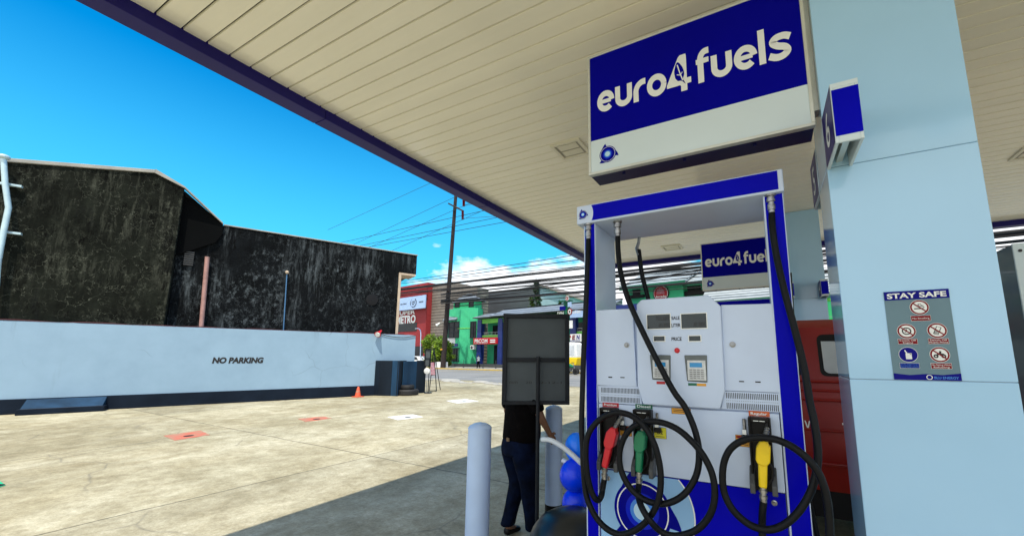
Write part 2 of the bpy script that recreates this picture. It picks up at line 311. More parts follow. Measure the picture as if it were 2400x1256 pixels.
# ---------------------------------------------------------------- mesh helpers
class MB:
    def __init__(s, F=None): s.v = []; s.f = []; s.m = []; s.F = F or (lambda x, y, z: Vector((x, y, z)))
    def add(s, vs, fs, m=0):
        k = len(s.v); s.v += [s.F(*p) for p in vs]; s.f += [tuple(i + k for i in f) for f in fs]; s.m += [m] * len(fs); return s
    def box(s, x0, x1, y0, y1, z0, z1, m=0):
        return s.add([(x0, y0, z0), (x1, y0, z0), (x1, y1, z0), (x0, y1, z0), (x0, y0, z1), (x1, y0, z1), (x1, y1, z1), (x0, y1, z1)],
                     [(0, 3, 2, 1), (4, 5, 6, 7), (0, 1, 5, 4), (1, 2, 6, 5), (2, 3, 7, 6), (3, 0, 4, 7)], m)
    def prism(s, poly, vec, m=0):
        n = len(poly); a = [Vector(p) for p in poly]; vec = Vector(vec)
        return s.add([tuple(p) for p in a] + [tuple(p + vec) for p in a],
                     [tuple(range(n))[::-1], tuple(range(n, 2 * n))] + [(i, (i + 1) % n, n + (i + 1) % n, n + i) for i in range(n)], m)
    def flat(s, poly, m=0): return s.add([tuple(p) for p in poly], [tuple(range(len(poly)))], m)
    def tube(s, pts, r, n=10, m=0, cap=True, flatten=None):
        P = [Vector(p) for p in pts]; rs = r if isinstance(r, (list, tuple)) else [r] * len(P); k = len(s.v); ref = None; vs = []
        for i, p in enumerate(P):
            t = (P[min(i + 1, len(P) - 1)] - P[max(i - 1, 0)]).normalized()
            if ref is None: ref = Vector((0, 0, 1)) if abs(t.z) < .9 else Vector((1, 0, 0))
            a = (ref - t * ref.dot(t)).normalized(); b = t.cross(a); ref = a
            for j in range(n):
                q = 2 * math.pi * j / n; vs.append(tuple(p + (a * math.cos(q) + b * math.sin(q)) * rs[i]))
        fs = [(i * n + j, i * n + (j + 1) % n, (i + 1) * n + (j + 1) % n, (i + 1) * n + j) for i in range(len(P) - 1) for j in range(n)]
        if cap: fs += [tuple(range(n))[::-1], tuple((len(P) - 1) * n + j for j in range(n))]
        return s.add(vs, fs, m)
    def lathe(s, c, prof, n=24, m=0, axis='z'):
        vs = []; L_ = len(prof)
        for r, h in prof:
            for j in range(n):
                q = 2 * math.pi * j / n; a, b = r * math.cos(q), r * math.sin(q)
                vs.append((c[0] + a, c[1] + b, c[2] + h) if axis == 'z' else ((c[0] + a, c[1] + h, c[2] + b) if axis == 'y' else (c[0] + h, c[1] + a, c[2] + b)))
        fs = [(i * n + j, i * n + (j + 1) % n, (i + 1) * n + (j + 1) % n, (i + 1) * n + j) for i in range(L_ - 1) for j in range(n)]
        fs += [tuple(range(n))[::-1], tuple((L_ - 1) * n + j for j in range(n))]
        return s.add(vs, fs, m)
    def ball(s, c, rx, ry, rz, n=20, k=12, m=0):
        pr = [(max(.001, math.sin(math.pi * i / k)), -math.cos(math.pi * i / k)) for i in range(k + 1)]
        vs = [(c[0] + rx * r * math.cos(2 * math.pi * j / n), c[1] + ry * r * math.sin(2 * math.pi * j / n), c[2] + rz * h) for r, h in pr for j in range(n)]
        fs = [(i * n + j, i * n + (j + 1) % n, (i + 1) * n + (j + 1) % n, (i + 1) * n + j) for i in range(k) for j in range(n)]
        return s.add(vs, fs, m)
    def build(s, name, mats, parent=None, smooth=False, bevel=0, sub=0):
        if not isinstance(mats, (list, tuple)): mats = [mats]
        P = [Vector(p) for p in s.v]
        if parent is None:
            lo = Vector([min(p[i] for p in P) for i in range(3)]); hi = Vector([max(p[i] for p in P) for i in range(3)])
            org = Vector(((lo.x + hi.x) / 2, (lo.y + hi.y) / 2, lo.z))
        else:
            org = Vector(parent.location); q = parent
            while q.parent: q = q.parent; org = org + Vector(q.location)
        own = org if parent is None else Vector((0, 0, 0))
        me = bpy.data.meshes.new(name); me.from_pydata([tuple(p - org) for p in P], [], s.f)
        for m_ in mats: me.materials.append(M[m_] if isinstance(m_, str) else m_)
        me.polygons.foreach_set('material_index', s.m)
        if smooth:
            me.polygons.foreach_set('use_smooth', [True] * len(me.polygons)); me.set_sharp_from_angle(angle=R(38))
        me.update()
        o = bpy.data.objects.new(name, me); col.objects.link(o); o.location = own; o.parent = parent
        if bevel:
            bv = o.modifiers.new('bevel', 'BEVEL'); bv.width = bevel; bv.segments = 2; bv.limit_method = 'ANGLE'
        if sub:
            sb = o.modifiers.new('sub', 'SUBSURF'); sb.levels = sub; sb.render_levels = sub
        return o
def tag(o, label=None, cat=None, group=None, kind=None):
    if label: o['label'] = label
    if cat: o['category'] = cat
    if group: o['group'] = group
    if kind: o['kind'] = kind
    return o
def thing(name, label, cat, loc, group=None):
    o = bpy.data.objects.new(name, None); col.objects.link(o); o.location = loc; o.empty_display_size = .2
    return tag(o, label, cat, group)
def struct(name, mb, mats, **k): return tag(mb.build(name, mats, **k), kind='structure')
def copy_tree(o, parent=None):
    c = o.copy(); col.objects.link(c); c.parent = parent
    for ch in [x for x in bpy.data.objects if x.parent == o]: copy_tree(ch, c)
    return c

def smooth_path(P, n=6):
    P = [Vector(p) for p in P]; out = []
    for i in range(len(P) - 1):
        a = P[max(i - 1, 0)]; b = P[i]; c = P[i + 1]; d = P[min(i + 2, len(P) - 1)]
        for k in range(n):
            t = k / n
            out.append(.5 * ((2 * b) + (c - a) * t + (2 * a - 5 * b + 4 * c - d) * t * t + (3 * b - a - 3 * c + d) * t ** 3))
    return out + [P[-1]]

class Plane:                                        # a flat face: x right, z up, d out of it
    def __init__(s, O, ex, ez, n): s.O, s.ex, s.ez, s.n = Vector(O), Vector(ex), Vector(ez), Vector(n)
    def __call__(s, x, d, z): return s.O + s.ex * x + s.ez * z + s.n * d
_tc = {}
def text(body, pl, x, z, h, mats, parent, d=.0015, width=None, bold=.0, align='CENTER', name='lettering', thick=0, slant=0, rot=0):
    cu = bpy.data.curves.new('t', 'FONT'); cu.body = body; cu.size = 1; cu.align_x = 'LEFT'; cu.offset = bold; cu.resolution_u = 4; cu.fill_mode = 'FRONT'
    cu.shear = slant
    ob = bpy.data.objects.new('t', cu); me = bpy.data.meshes.new_from_object(ob)
    vs = [v.co.copy() for v in me.vertices]; fs = [tuple(p.vertices) for p in me.polygons]
    bpy.data.objects.remove(ob); bpy.data.curves.remove(cu); bpy.data.meshes.remove(me)
    if not vs: return None
    x0 = min(v.x for v in vs); x1 = max(v.x for v in vs); y0 = 0 if '\n' not in body else min(v.y for v in vs); y1 = max(v.y for v in vs)
    k = h / (y1 - y0); kx = width / (x1 - x0) if width else k
    off = {'CENTER': -(x0 + x1) / 2, 'LEFT': -x0, 'RIGHT': -x1}[align]
    mb = MB(pl); cr_, sr_ = math.cos(rot), math.sin(rot)
    pts = []
    for v in vs:
        a, b = (v.x + off) * kx, (v.y - y0) * k
        pts.append((x + a * cr_ - b * sr_, d, z + a * sr_ + b * cr_))
    mb.add(pts, fs)
    return mb.build(name, mats, parent)
def rect(pl, x0, x1, z0, z1, d, mats, parent, name): return MB(pl).flat([(x0, d, z0), (x1, d, z0), (x1, d, z1), (x0, d, z1)]).build(name, mats, parent)
def ngon(cx, cz, r, d, n=40, rz=None): return [(cx + r * math.cos(2 * math.pi * i / n), d, cz + (rz or r) * math.sin(2 * math.pi * i / n)) for i in range(n)]
def ringf(mb, cx, cz, r0, r1, d, n=40, m=0, a0=0, a1=2 * math.pi, rz=1):
    vs = []; 
    for i in range(n + 1):
        q = a0 + (a1 - a0) * i / n
        vs += [(cx + r0 * math.cos(q), d, cz + r0 * rz * math.sin(q)), (cx + r1 * math.cos(q), d, cz + r1 * rz * math.sin(q))]
    mb.add(vs, [(2 * i, 2 * i + 1, 2 * i + 3, 2 * i + 2) for i in range(n)], m)
def stroke(mb, pts, wd, d, m=0):
    P = [Vector((a, b)) for a, b in pts]; vs = []
    for i, p in enumerate(P):
        t = (P[min(i + 1, len(P) - 1)] - P[max(i - 1, 0)]).normalized(); nrm = Vector((-t.y, t.x)) * wd / 2
        vs += [(p.x + nrm.x, d, p.y + nrm.y), (p.x - nrm.x, d, p.y - nrm.y)]
    mb.add(vs, [(2 * i, 2 * i + 1, 2 * i + 3, 2 * i + 2) for i in range(len(P) - 1)], m)
def arc(cx, cz, r, a0, a1, n=16, rz=None): return [(cx + r * math.cos(R(a0 + (a1 - a0) * i / n)), cz + (rz or r) * math.sin(R(a0 + (a1 - a0) * i / n))) for i in range(n + 1)]

def logo(pl, cx, cz, r, parent, d=.002, name='emblem'):
    mb = MB(pl); pts = []
    for i in range(96):                            # disc with three swept fins
        q = 2 * math.pi * i / 96; k = ((q - R(100)) % (2 * math.pi / 3)) / (2 * math.pi / 3)
        pts.append((cx + r * (.86 + .34 * max(0, 1 - k * 3.2) ** 1.4) * math.cos(q), d, cz + r * (.86 + .34 * max(0, 1 - k * 3.2) ** 1.4) * math.sin(q)))
    cpt = (cx, d, cz); mb.add([cpt] + pts, [(0, 1 + i, 1 + (i + 1) % 96) for i in range(96)], 0)
    e = .0006 + r * .002
    ringf(mb, cx, cz, r * .74, r * .775, d + e, m=1)
    mb.flat(ngon(cx, cz, r * .74, d + e), 2)
    mb.flat(ngon(cx, cz, r * .50, d + 2 * e), 3)
    mb.flat(ngon(cx, cz, r * .36, d + 3 * e), 4)
    mb.flat(ngon(cx, cz, r * .25, d + 4 * e), 5)
    return mb.build(name, ['logo_dark', 'letter_white', 'logo_dark', 'logo_mid', 'logo_light', 'logo_core'], parent)

def fuels_lettering(pl, x0, z0, width, xh, parent, d=.002):
    """the rounded lower-case lettering of the sign; x-height is 1 unit"""
    mb = MB(); t = .275; k = [0]
    def S(p, w_=t): k[0] += 1; stroke(mb, p, w_, k[0] * .0012)
    x = 0
    def e(x):
        S(arc(x + .5, .5, .365, 0, 316, 28)); S([(x + .2, .5), (x + .8, .5)], .19)
        return x + 1.06
    def u(x):
        S([(x + .135, 1), (x + .135, .42)] + arc(x + .47, .42, .335, 180, 360, 18, .29) + [(x + .805, 1)]); return x + 1.02
    def r_(x):
        S([(x + .135, 0), (x + .135, .45)] + arc(x + .57, .45, .435, 178, 92, 12, .415) + [(x + .66, .865)]); return x + .74
    def o(x):
        S(arc(x + .5, .5, .37, 0, 360, 36)); return x + 1.02
    x = e(x); x = u(x); x = r_(x); x = o(x)
    f4 = x                                          # the 4 with a leaf cut in its bowl
    four = [(0, .30), (.60, 1.42), (.70, 1.50), (.98, 1.50), (1.0, 1.40), (1.0, .42), (1.20, .42), (1.20, .17), (1.0, .17), (1.0, -.12), (.70, -.12), (.70, .12), (.66, .17), (0, .17)]
    mb.flat([(f4 + a, .001, b) for a, b in four])
    x = f4 + 1.46
    S([(x + .21, 0), (x + .21, 1.0)] + arc(x + .50, 1.0, .29, 180, 95, 12, .33) + [(x + .62, 1.33)]); S([(x, .93), (x + .60, .93)], .22); x += .70
    x = u(x); x = e(x)
    S([(x + .14, 0), (x + .14, 1.42)]); x += .36
    S(smooth_path([(x + .93, .80, 0), (x + .68, .905, 0), (x + .36, .88, 0), (x + .22, .72, 0), (x + .42, .55, 0), (x + .70, .44, 0), (x + .80, .27, 0), (x + .62, .12, 0), (x + .34, .10, 0), (x + .06, .22, 0)], 5) and
      [(p.x, p.y) for p in smooth_path([(x + .93, .80, 0), (x + .68, .905, 0), (x + .36, .88, 0), (x + .22, .72, 0), (x + .42, .55, 0), (x + .70, .44, 0), (x + .80, .27, 0), (x + .62, .12, 0), (x + .34, .10, 0), (x + .06, .22, 0)], 5)])
    tot = x + .95; kx = width / tot
    mb.v = [pl(x0 + p.x * kx, d + p.y * .12, z0 + p.z * xh) for p in mb.v]
    mb.build('lettering', 'letter_white', parent)
    lf = MB(); leaf = smooth_path([(.44, .52, 0), (.40, .85, 0), (.56, 1.22, 0), (.80, .95, 0), (.88, .62, 0), (.80, .38, 0), (.93, .16, 0), (.74, .34, 0), (.56, .38, 0), (.44, .52, 0)], 4)[:-1]
    lf.add([(f4 + .64, .002, .75)] + [(f4 + p.x, .002, p.y) for p in leaf], [(0, 1 + i, 1 + (i + 1) % len(leaf)) for i in range(len(leaf))], 0)
    stroke(lf, [(f4 + .56, 1.10), (f4 + .66, .75), (f4 + .80, .34)], .05, .004, 1); stroke(lf, [(f4 + .52, .66), (f4 + .70, .60), (f4 + .80, .72)], .035, .005, 1)
    lf.v = [pl(x0 + p.x * kx, d + .0012 + p.y * .12, z0 + p.z * xh) for p in lf.v]
    lf.build('leaf_mark', ['sign_blue', 'letter_white'], parent)

# ================================================================ SETTING
g = MB(); g.flat([(-900, -400, 0), (900, -400, 0), (900, 1200, 0), (-900, 1200, 0)]); struct('ground', g, 'forecourt')
rd = MB(ST); rd.box(-400, 400, 20.6, 35.0, -.02, .006); struct('road', rd, 'asphalt')
sh = MB(ST); random.seed(3)
pts = [(-60 + 2 * i, 19.6 + random.uniform(-.5, .5), .010) for i in range(40)]
sh.flat(pts + [(18, 21.0, .010), (-60, 21.0, .010)]); struct('road_shoulder', sh, 'asphalt')
for nm, v0, v1, m_, dash in (('road_line', 31.0, 31.18, 'line_yellow', 0), ('road_line', 27.1, 27.25, 'line_white', 1), ('road_line', 34.0, 34.2, 'line_white', 0), ('road_line', 22.4, 22.55, 'line_white', 0)):
    q = MB(ST)
    if dash:
        for i in range(18): q.flat([(-75 + i * 9, v0, .014), (-71 + i * 9, v0, .014), (-71 + i * 9, v1, .014), (-75 + i * 9, v1, .014)])
    else: q.flat([(-150, v0, .014), (120, v0, .014), (120, v1, .014), (-150, v1, .014)])
    struct(nm, q, m_)
q = MB(ST); q.box(-150, 120, 35.0, 35.25, 0, .16); struct('kerb', q, 'kerb_yellow', bevel=.02)
q = MB(ST); q.box(-150, 120, 35.25, 41.0, 0, .15); struct('pavement', q, 'concrete')
q = MB(ST); q.box(-150, 120, 41.0, 90, 0, .6); struct('terrace', q, 'dark_grey')
# low mound of spoil and patching beside the road
q = MB(ST); random.seed(5)
for i in range(26):
    u = -21 + random.uniform(-4, 5); v = 18.2 + random.uniform(-.6, .9); rr = random.uniform(.15, .55)
    q.ball((u, v, 0), rr * 1.6, rr, rr * .28, 8, 5)
tag(q.build('rubble', 'concrete', smooth=True), 'low heaps of broken concrete and soil along the near edge of the road', 'rubble', kind='stuff')

# painted tank covers in the forecourt
def cover(px, m_, label):
    P = [onZ(x, y, 0) for x, y in px]
    r_ = thing('tank_cover', label, 'cover', sum(P, Vector()) / len(P), 'painted tank covers set in the forecourt')
    MB().prism([(p.x, p.y, .001) for p in P], (0, 0, .005)).build('plate', m_, r_)
    c = sum(P, Vector()) / len(P)
    MB().lathe((c.x + .12, c.y - .03, .013), [(.085, -.006), (.085, -.004)], 18).build('handle_hole', 'black', r_)
cover([(383, 1021), (470, 1009), (492, 1019), (410, 1032)], 'cover_red', 'orange-red painted square cover in the sunlit concrete nearest the camera')
cover([(698, 981), (758, 976), (778, 980), (716, 988)], 'cover_red', 'red painted square cover farther off, left of the white one')
cover([(908, 977), (968, 971), (992, 977), (932, 984)], 'cover_white', 'white painted square cover in the middle of the forecourt')
cover([(1046, 939), (1092, 935), (1122, 940), (1072, 945)], 'cover_white', 'faint white cover far off towards the road')
cover([(-34, 1128), (0, 1128), (13, 1137), (-20, 1148)], 'cover_green', 'green painted cover cut by the left edge of the photo')

# ================================================================ CANOPY
CXL, CXR, CYF, CYB, ZS, ZF, ZT = -3.57, 7.0, -.40, 9.25, 3.87, 3.78, 4.6
can = thing('canopy', 'white plank-lined forecourt canopy with dark blue fascia', 'canopy', (0, 4, 0))
s = MB(); s.box(CXL + .02, CXR - .02, CYF + .02, CYB - .02, 3.90, 3.93, 1)
y = CYF + .11
while y < CYB - .15:
    y1 = min(y + .1405, CYB - .14)
    s.add([(CXL + .1, y + .0042, 3.886), (CXR - .1, y + .0042, 3.886), (CXR - .1, y + .008, ZS), (CXL + .1, y + .008, ZS), (CXR - .1, y1 - .008, ZS), (CXL + .1, y1 - .008, ZS), (CXR - .1, y1 - .0042, 3.886), (CXL + .1, y1 - .0042, 3.886)],
          [(0, 1, 2, 3)[::-1], (3, 2, 4, 5)[::-1], (5, 4, 6, 7)[::-1]], 0)
    y += .1405
s.build('soffit', ['soffit', 'soffit_back'], can)
for i, (a, b, c, d) in enumerate(((CXL, CXL + .165, CYF, CYB), (CXR - .165, CXR, CYF, CYB), (CXL + .165, CXR - .165, CYF, CYF + .165), (CXL + .165, CXR - .165, CYB - .165, CYB))):
    q = MB()
    if i < 2:
        n = 4
        for k in range(n):
            y0 = c + (d - c) * k / n; y1 = c + (d - c) * (k + 1) / n
            q.box(a, b, y0 + .002, y1 - .002, ZF, ZT)
    else: q.box(a, b, c, d, ZF, ZT)
    q.build('fascia', 'fascia_blue', can, bevel=.006)
MB().box(CXL + .166, CXR - .166, CYF + .166, CYB - .166, 3.94, 4.5).build('roof_deck', 'dark_grey', can)
def ceiling_light(x0, x1, y0, y1, label):
    r_ = thing('ceiling_light', label, 'light', ((x0 + x1) / 2, (y0 + y1) / 2, ZS - .02), 'recessed lights in the canopy')
    q = MB(); e = .035
    q.box(x0, x1, y0, y0 + e, ZS - .018, ZS - .001); q.box(x0, x1, y1 - e, y1, ZS - .018, ZS - .001)
    q.box(x0, x0 + e, y0 + e, y1 - e, ZS - .018, ZS - .001); q.box(x1 - e, x1, y0 + e, y1 - e, ZS - .018, ZS - .001); q.build('frame', 'cream_light', r_, bevel=.003)
    q = MB(); q.box(x0 + e, x1 - e, y0 + e, y1 - e, ZS - .006, ZS - .001)
    ym = (y0 + y1) / 2; 
    for yy in (y0 + .055, ym + .01): q.box(x0 + .06, x1 - .06, yy, yy + (y1 - y0) / 2 - .07, ZS - .012, ZS - .006, 1)
    q.build('lens', ['lens_grey', 'cream_light'], r_, bevel=.003)
mm('cream_light', (.78, .75, .62), .35)
ceiling_light(-1.90, -1.56, 3.52, 3.86, 'square recessed canopy light just left of the big blue sign')
ceiling_light(-1.78, -1.40, 8.05, 8.43, 'square recessed canopy light near the far edge, seen through the pump frame')
ceiling_light(2.54, 2.88, 5.90, 6.24, 'square recessed canopy light at the right edge, beyond the near pillar')

# ================================================================ ISLANDS, PILLARS, SIGNS
PY = 2.15; STEP = 4.85
for k, lb in ((0, 'low concrete pump island under the near pump and pillar'), (1, 'low concrete pump island beyond the red van')):
    q = MB(); q.box(-1.45, 3.6, PY - .35 + k * STEP, PY + .75 + k * STEP, 0, .15); tag(q.build('pump_island', 'concrete', bevel=.03), lb, 'island', 'pump islands')
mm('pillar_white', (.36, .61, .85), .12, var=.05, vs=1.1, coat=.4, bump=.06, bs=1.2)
def pillar(Y, label):
    r_ = thing('canopy_pillar', label, 'pillar', (.55, Y + .16, .15), 'square pillars holding up the canopy')
    q = MB()
    zz = [.15, 1.562, 2.515, 3.868]
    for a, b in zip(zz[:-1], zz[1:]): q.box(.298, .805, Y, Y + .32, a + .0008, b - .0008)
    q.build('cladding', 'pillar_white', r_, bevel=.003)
    MB().box(.305, .798, Y + .007, Y + .313, .16, 3.86).build('core', 'steel', r_)
    return r_
p1 = pillar(PY, 'near white clad pillar beside the pump, carrying the safety notice')
p2 = pillar(PY + STEP, 'farther white clad pillar behind the red van')

def number_box(x0, x1, y0, y1, z0, z1, side, digit, label):
    r_ = thing('number_box', label, 'number sign', ((x0 + x1) / 2, (y0 + y1) / 2, z0), 'blue pump number boxes on the pillars')
    q = MB(); e = .012
    q.box(x0, x1, y0, y1, z1 - .02, z1)                          # top cap
    q.box(x0, x0 + e, y0, y1, z0, z1 - .02); q.box(x1 - e, x1, y0, y1, z0, z1 - .02)
    yy = (y0, y0 + e) if side > 0 else (y1 - e, y1); q.box(x0 + e, x1 - e, *yy, z0, z1 - .02)
    q.build('shell', 'sign_white', r_, bevel=.002)
    xm = (x0 + x1) / 2; MB().box(xm - .012, xm + .012, y0 + .03, y1, z0 + .03, z1 - .03).build('bracket', 'alu', r_)
    n = Vector((0, -1, 0)) if side > 0 else Vector((0, 1, 0)); ex = Vector((1, 0, 0)) if side > 0 else Vector((-1, 0, 0))
    pf = Plane((xm, y0 if side > 0 else y1, z0), ex, (0, 0, 1), n); hw = (x1 - x0) / 2
    rect(pf, -hw + .003, hw - .001, .028, z1 - z0 - .03, .0015, 'blue', r_, 'front_panel')
    ps = Plane((x0, (y0 + y1) / 2, z0), (0, -1, 0), (0, 0, 1), (-1, 0, 0)); hd = (y1 - y0) / 2
    rect(ps, -hd + .004, hd - .004, .008, z1 - z0 - .008, .0015, 'fascia_blue', r_, 'side_panel')
    text(digit, ps, 0, .055, .15, 'letter_white', r_, .003, bold=.01)
    return r_
number_box(.298, .392, PY - .27, PY, 2.505, 2.765, 1, '6', 'blue box numbered 6 on the front of the near pillar')
number_box(.296, .392, PY + .32, PY + .58, 2.505, 2.765, -1, '5', 'blue box numbered 5 on the back of the near pillar, seen edge on')
number_box(.298, .392, PY + STEP - .27, PY + STEP, 2.505, 2.745, 1, '4', 'small far blue number box on the left edge of the farther pillar')
number_box(.715, .805, PY + STEP - .27, PY + STEP, 2.505, 2.745, 1, '4', 'small far blue number box on the right edge of the farther pillar')

def fuel_sign(Y, label):
    x0, x1, z0, z1 = -.888, .272, 2.738, 3.535; dep = .175
    r_ = thing('fuel_sign', label, 'sign', ((x0 + x1) / 2, Y + dep / 2, z0), 'blue and white light box signs beside the pillars')
    MB().box(x0 + .004, x1 - .004, Y + .012, Y + dep, z0 + .004, z1 - .004).build('casing', 'dark_blue', r_)
    q = MB(); e = .016
    q.box(x0, x1, Y - .004, Y + .03, z0, z0 + e); q.box(x0, x1, Y - .004, Y + .03, z1 - e, z1)
    q.box(x0, x0 + e, Y - .004, Y + .03, z0 + e, z1 - e); q.box(x1 - e, x1, Y - .004, Y + .03, z0 + e, z1 - e)
    q.build('frame', 'alu', r_, bevel=.003)
    MB().box(x1 - .003, .2975, Y + .05, Y + .12, z0 + .1, z1).build('bracket', 'alu', r_)
    for xx in (x0 + .2, x0 + .55, x0 + .9): MB().lathe((xx, Y + .06, z0 - .012), [(.010, 0), (.010, .014)], 10).build('drain_plug', 'dark_blue', r_)
    pl = Plane((0, Y, 0), (1, 0, 0), (0, 0, 1), (0, -1, 0))
    rect(pl, x0 + e, x1 - e, 2.957, z1 - e, -.001, 'sign_blue', r_, 'blue_face'); rect(pl, x0 + e, x1 - e, z0 + e, 2.957, -.001, 'sign_white', r_, 'white_face')
    fuels_lettering(pl, -.826, 3.128, 1.032, .138, r_, .0005)
    logo(pl, -.765, 2.848, .060, r_, .0005)
    return r_
fuel_sign(PY, 'big blue and white fuel sign above the near pump')
fuel_sign(PY + STEP, 'smaller looking farther blue and white fuel sign seen through the pump frame')

# safety notice on the near pillar
nt_ = thing('safety_notice', 'grey and blue safety notice headed STAY SAFE on the white pillar', 'notice', (.55, PY - .002, 1.564))
pl = Plane((.446, PY, 1.564), (1, 0, 0), (0, 0, 1), (0, -1, 0)); NW, NH = .204, .360
MB().box(.446, .446 + NW, PY - .003, PY - .0003, 1.564, 1.564 + NH).build('plate', 'poster_grey', nt_)
rect(pl, 0, NW, NH - .036, NH, .0045, 'navy', nt_, 'header_band')
text('STAY SAFE', pl, NW / 2, NH - .029, .021, 'letter_white', nt_, .0055, width=.186, bold=.03)
q = MB(pl); q.flat([(0, .0045, 0), (NW, .0045, 0), (NW, .0045, .028), (.15, .0045, .021), (.10, .0045, .024), (.05, .0045, .019), (0, .0045, .025)]); q.build('footer_band', 'navy', nt_)
text('BLU ENERGY', pl, .160, .006, .009, 'logo_light', nt_, .0055, width=.072, bold=.02)
q = MB(pl); ringf(q, .110, .0115, .007, .0095, .0055); q.build('emblem', 'letter_white', nt_)
def ban(cx, cz, kind):
    q = MB(pl); q.flat(ngon(cx, cz, .0305, .0042), 3); q.flat(ngon(cx, cz, .029, .0048), 0 if kind != 'can' else 2)
    if kind != 'can':
        q.flat(ngon(cx, cz, .0235, .0054), 3)
        if kind == 'smoke':
            stroke(q, [(cx - .017, cz - .005), (cx + .012, cz - .005)], .004, .0060, 1)
            stroke(q, [(cx - .004, cz + .013), (cx - .002, cz + .007), (cx + .006, cz + .004), (cx + .012, cz + .003), (cx + .015, cz - .002)], .0022, .0060, 1)
            stroke(q, [(cx - .003, cz + .013), (cx + .004, cz + .014), (cx + .007, cz + .008), (cx + .013, cz + .006)], .0018, .0062, 1)
        if kind == 'engine':
            ringf(q, cx, cz, .011, .015, .0060, m=1); stroke(q, [(cx, cz + .008), (cx, cz - .002), (cx - .006, cz - .004)], .003, .0060, 1)
        if kind == 'phone':
            A = lambda a, b: (cx + a * .9 + b * .35, cz + b * .9 - a * .35)
            stroke(q, [A(-.007, -.016), A(.007, -.016), A(.008, .016), A(-.006, .016), A(-.007, -.016)], .0026, .0060, 1)
            for b in (-.012, -.008, -.004): stroke(q, [A(-.005, b), A(.005, b)], .0018, .0062, 1)
        if kind == 'bike':
            for a in (-.012, .011): ringf(q, cx + a, cz - .006, .003, .0075, .0060, 20, 1)
            stroke(q, [(cx - .012, cz - .003), (cx - .002, cz + .003), (cx + .010, cz + .001), (cx + .014, cz - .003)], .006, .0062, 1)
            stroke(q, [(cx + .001, cz + .002), (cx + .002, cz + .014)], .0065, .0064, 1)
        stroke(q, [(cx - .019, cz + .017), (cx + .019, cz - .017)], .0045, .0068, 0)
    else:
        stroke(q, [(cx + .001, cz - .018), (cx + .001, cz + .006)], .019, .0056, 3); stroke(q, [(cx - .004, cz + .006), (cx - .010, cz + .018)], .004, .0056, 3)
        stroke(q, [(cx + .005, cz + .005), (cx + .009, cz + .000)], .002, .0062, 1)
    q.build('pictogram', ['dark_red', 'ink', 'navy', 'letter_white'], nt_)
def plate(cx, cz, lines, m_, tm='letter_white'):
    rect(pl, cx - .031, cx + .031, cz - .011, cz + .011, .0042, 'letter_white', nt_, 'caption_edge'); rect(pl, cx - .030, cx + .030, cz - .010, cz + .010, .0050, m_, nt_, 'caption_plate')
    n = len(lines)
    for i, t in enumerate(lines):
        h = .0062 if n < 3 else .0040
        text(t, pl, cx, cz + (n / 2 - i - 1) * (h * 1.45) + h * .2, h, tm, nt_, .0058, width=min(.056, .0052 * len(t)))
ban(.108, .290, 'smoke'); plate(.108, .246, ['No Smoking'], 'dark_red')
ban(.058, .195, 'engine'); plate(.058, .153, ['Switch Off', 'Engine'], 'dark_red')
ban(.152, .195, 'phone'); plate(.152, .153, ['Switch Off', 'Mobile Phone'], 'dark_red')
ban(.054, .100, 'can'); plate(.054, .056, ['Only Approved', 'Containers to be', 'filled with petrol'], 'navy', 'logo_light')
ban(.150, .100, 'bike'); plate(.150, .056, ['No Sitting While', 'Refueling'], 'dark_red')

# ================================================================ DISPENSER
F = lambda x, y, D=PY: onY(x, y, D)
Dp = thing('fuel_dispenser', 'tall blue and white fuel dispenser with red, green and yellow nozzles', 'fuel pump', (-.4, PY + .17, .15), 'fuel dispensers')
XL, XR = -.925, .115
# header box
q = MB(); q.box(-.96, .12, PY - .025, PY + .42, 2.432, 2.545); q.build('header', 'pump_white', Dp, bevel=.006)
plH = Plane((0, PY - .025, 0), (1, 0, 0), (0, 0, 1), (0, -1, 0))
q = MB(plH)
q.flat([(-.862, .0015, 2.444)] + [(-.875 + .022 * math.cos(a), .0015, 2.49 + .052 * math.sin(a)) for a in [R(-60 + 12 * i) for i in range(11)]] + [(-.862, .0015, 2.538), (.097, .0015, 2.538), (.097, .0015, 2.444)])
q.build('header_band', 'blue', Dp)
logo(plH, -.918, 2.488, .030, Dp, .0015)
# columns
for nm, a, b in (('left', XL, -.852), ('right', .028, XR)):
    c = MB(); c.box(a, b, PY, PY + .35, .15, 2.432); co_ = c.build('column', 'pump_white', Dp, bevel=.003)
    pc = Plane((0, PY, 0), (1, 0, 0), (0, 0, 1), (0, -1, 0))
    rect(pc, a + .008, b - .004, .17, 2.43, .0015, 'blue', co_, 'blue_strip')
# core
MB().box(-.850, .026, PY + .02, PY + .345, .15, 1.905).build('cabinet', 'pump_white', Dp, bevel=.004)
def slab(px, d0, d1, name, m_, parent, bev=.003):
    P = [F(x, y, PY - d0) for x, y in px]
    return MB().prism([(p.x, PY - d0, p.z) for p in P], (0, d0 - d1, 0)).build(name, m_, parent, bevel=bev)
slab([(1394.5, 902.4), (1492.6, 906.2), (1482.6, 722.8), (1394.5, 727.2)], 0, -.018, 'left_door', 'pump_white', Dp)
slab([(1698.8, 915), (1826.9, 920.3), (1811.3, 711.2), (1689.4, 714.5)], 0, -.018, 'right_door', 'pump_white', Dp)
slab([(1507, 947.5), (1687.6, 958.6), (1698.8, 916), (1688.7, 716.8), (1659.8, 691), (1503, 702.3), (1491.5, 713), (1493.7, 903)], .022, -.018, 'display_panel', 'pump_white', Dp, .006)
slab([(1403.5, 943), (1506, 949), (1498, 905), (1401, 903.5)], -.002, -.018, 'left_vent', 'pump_white', Dp, .002)
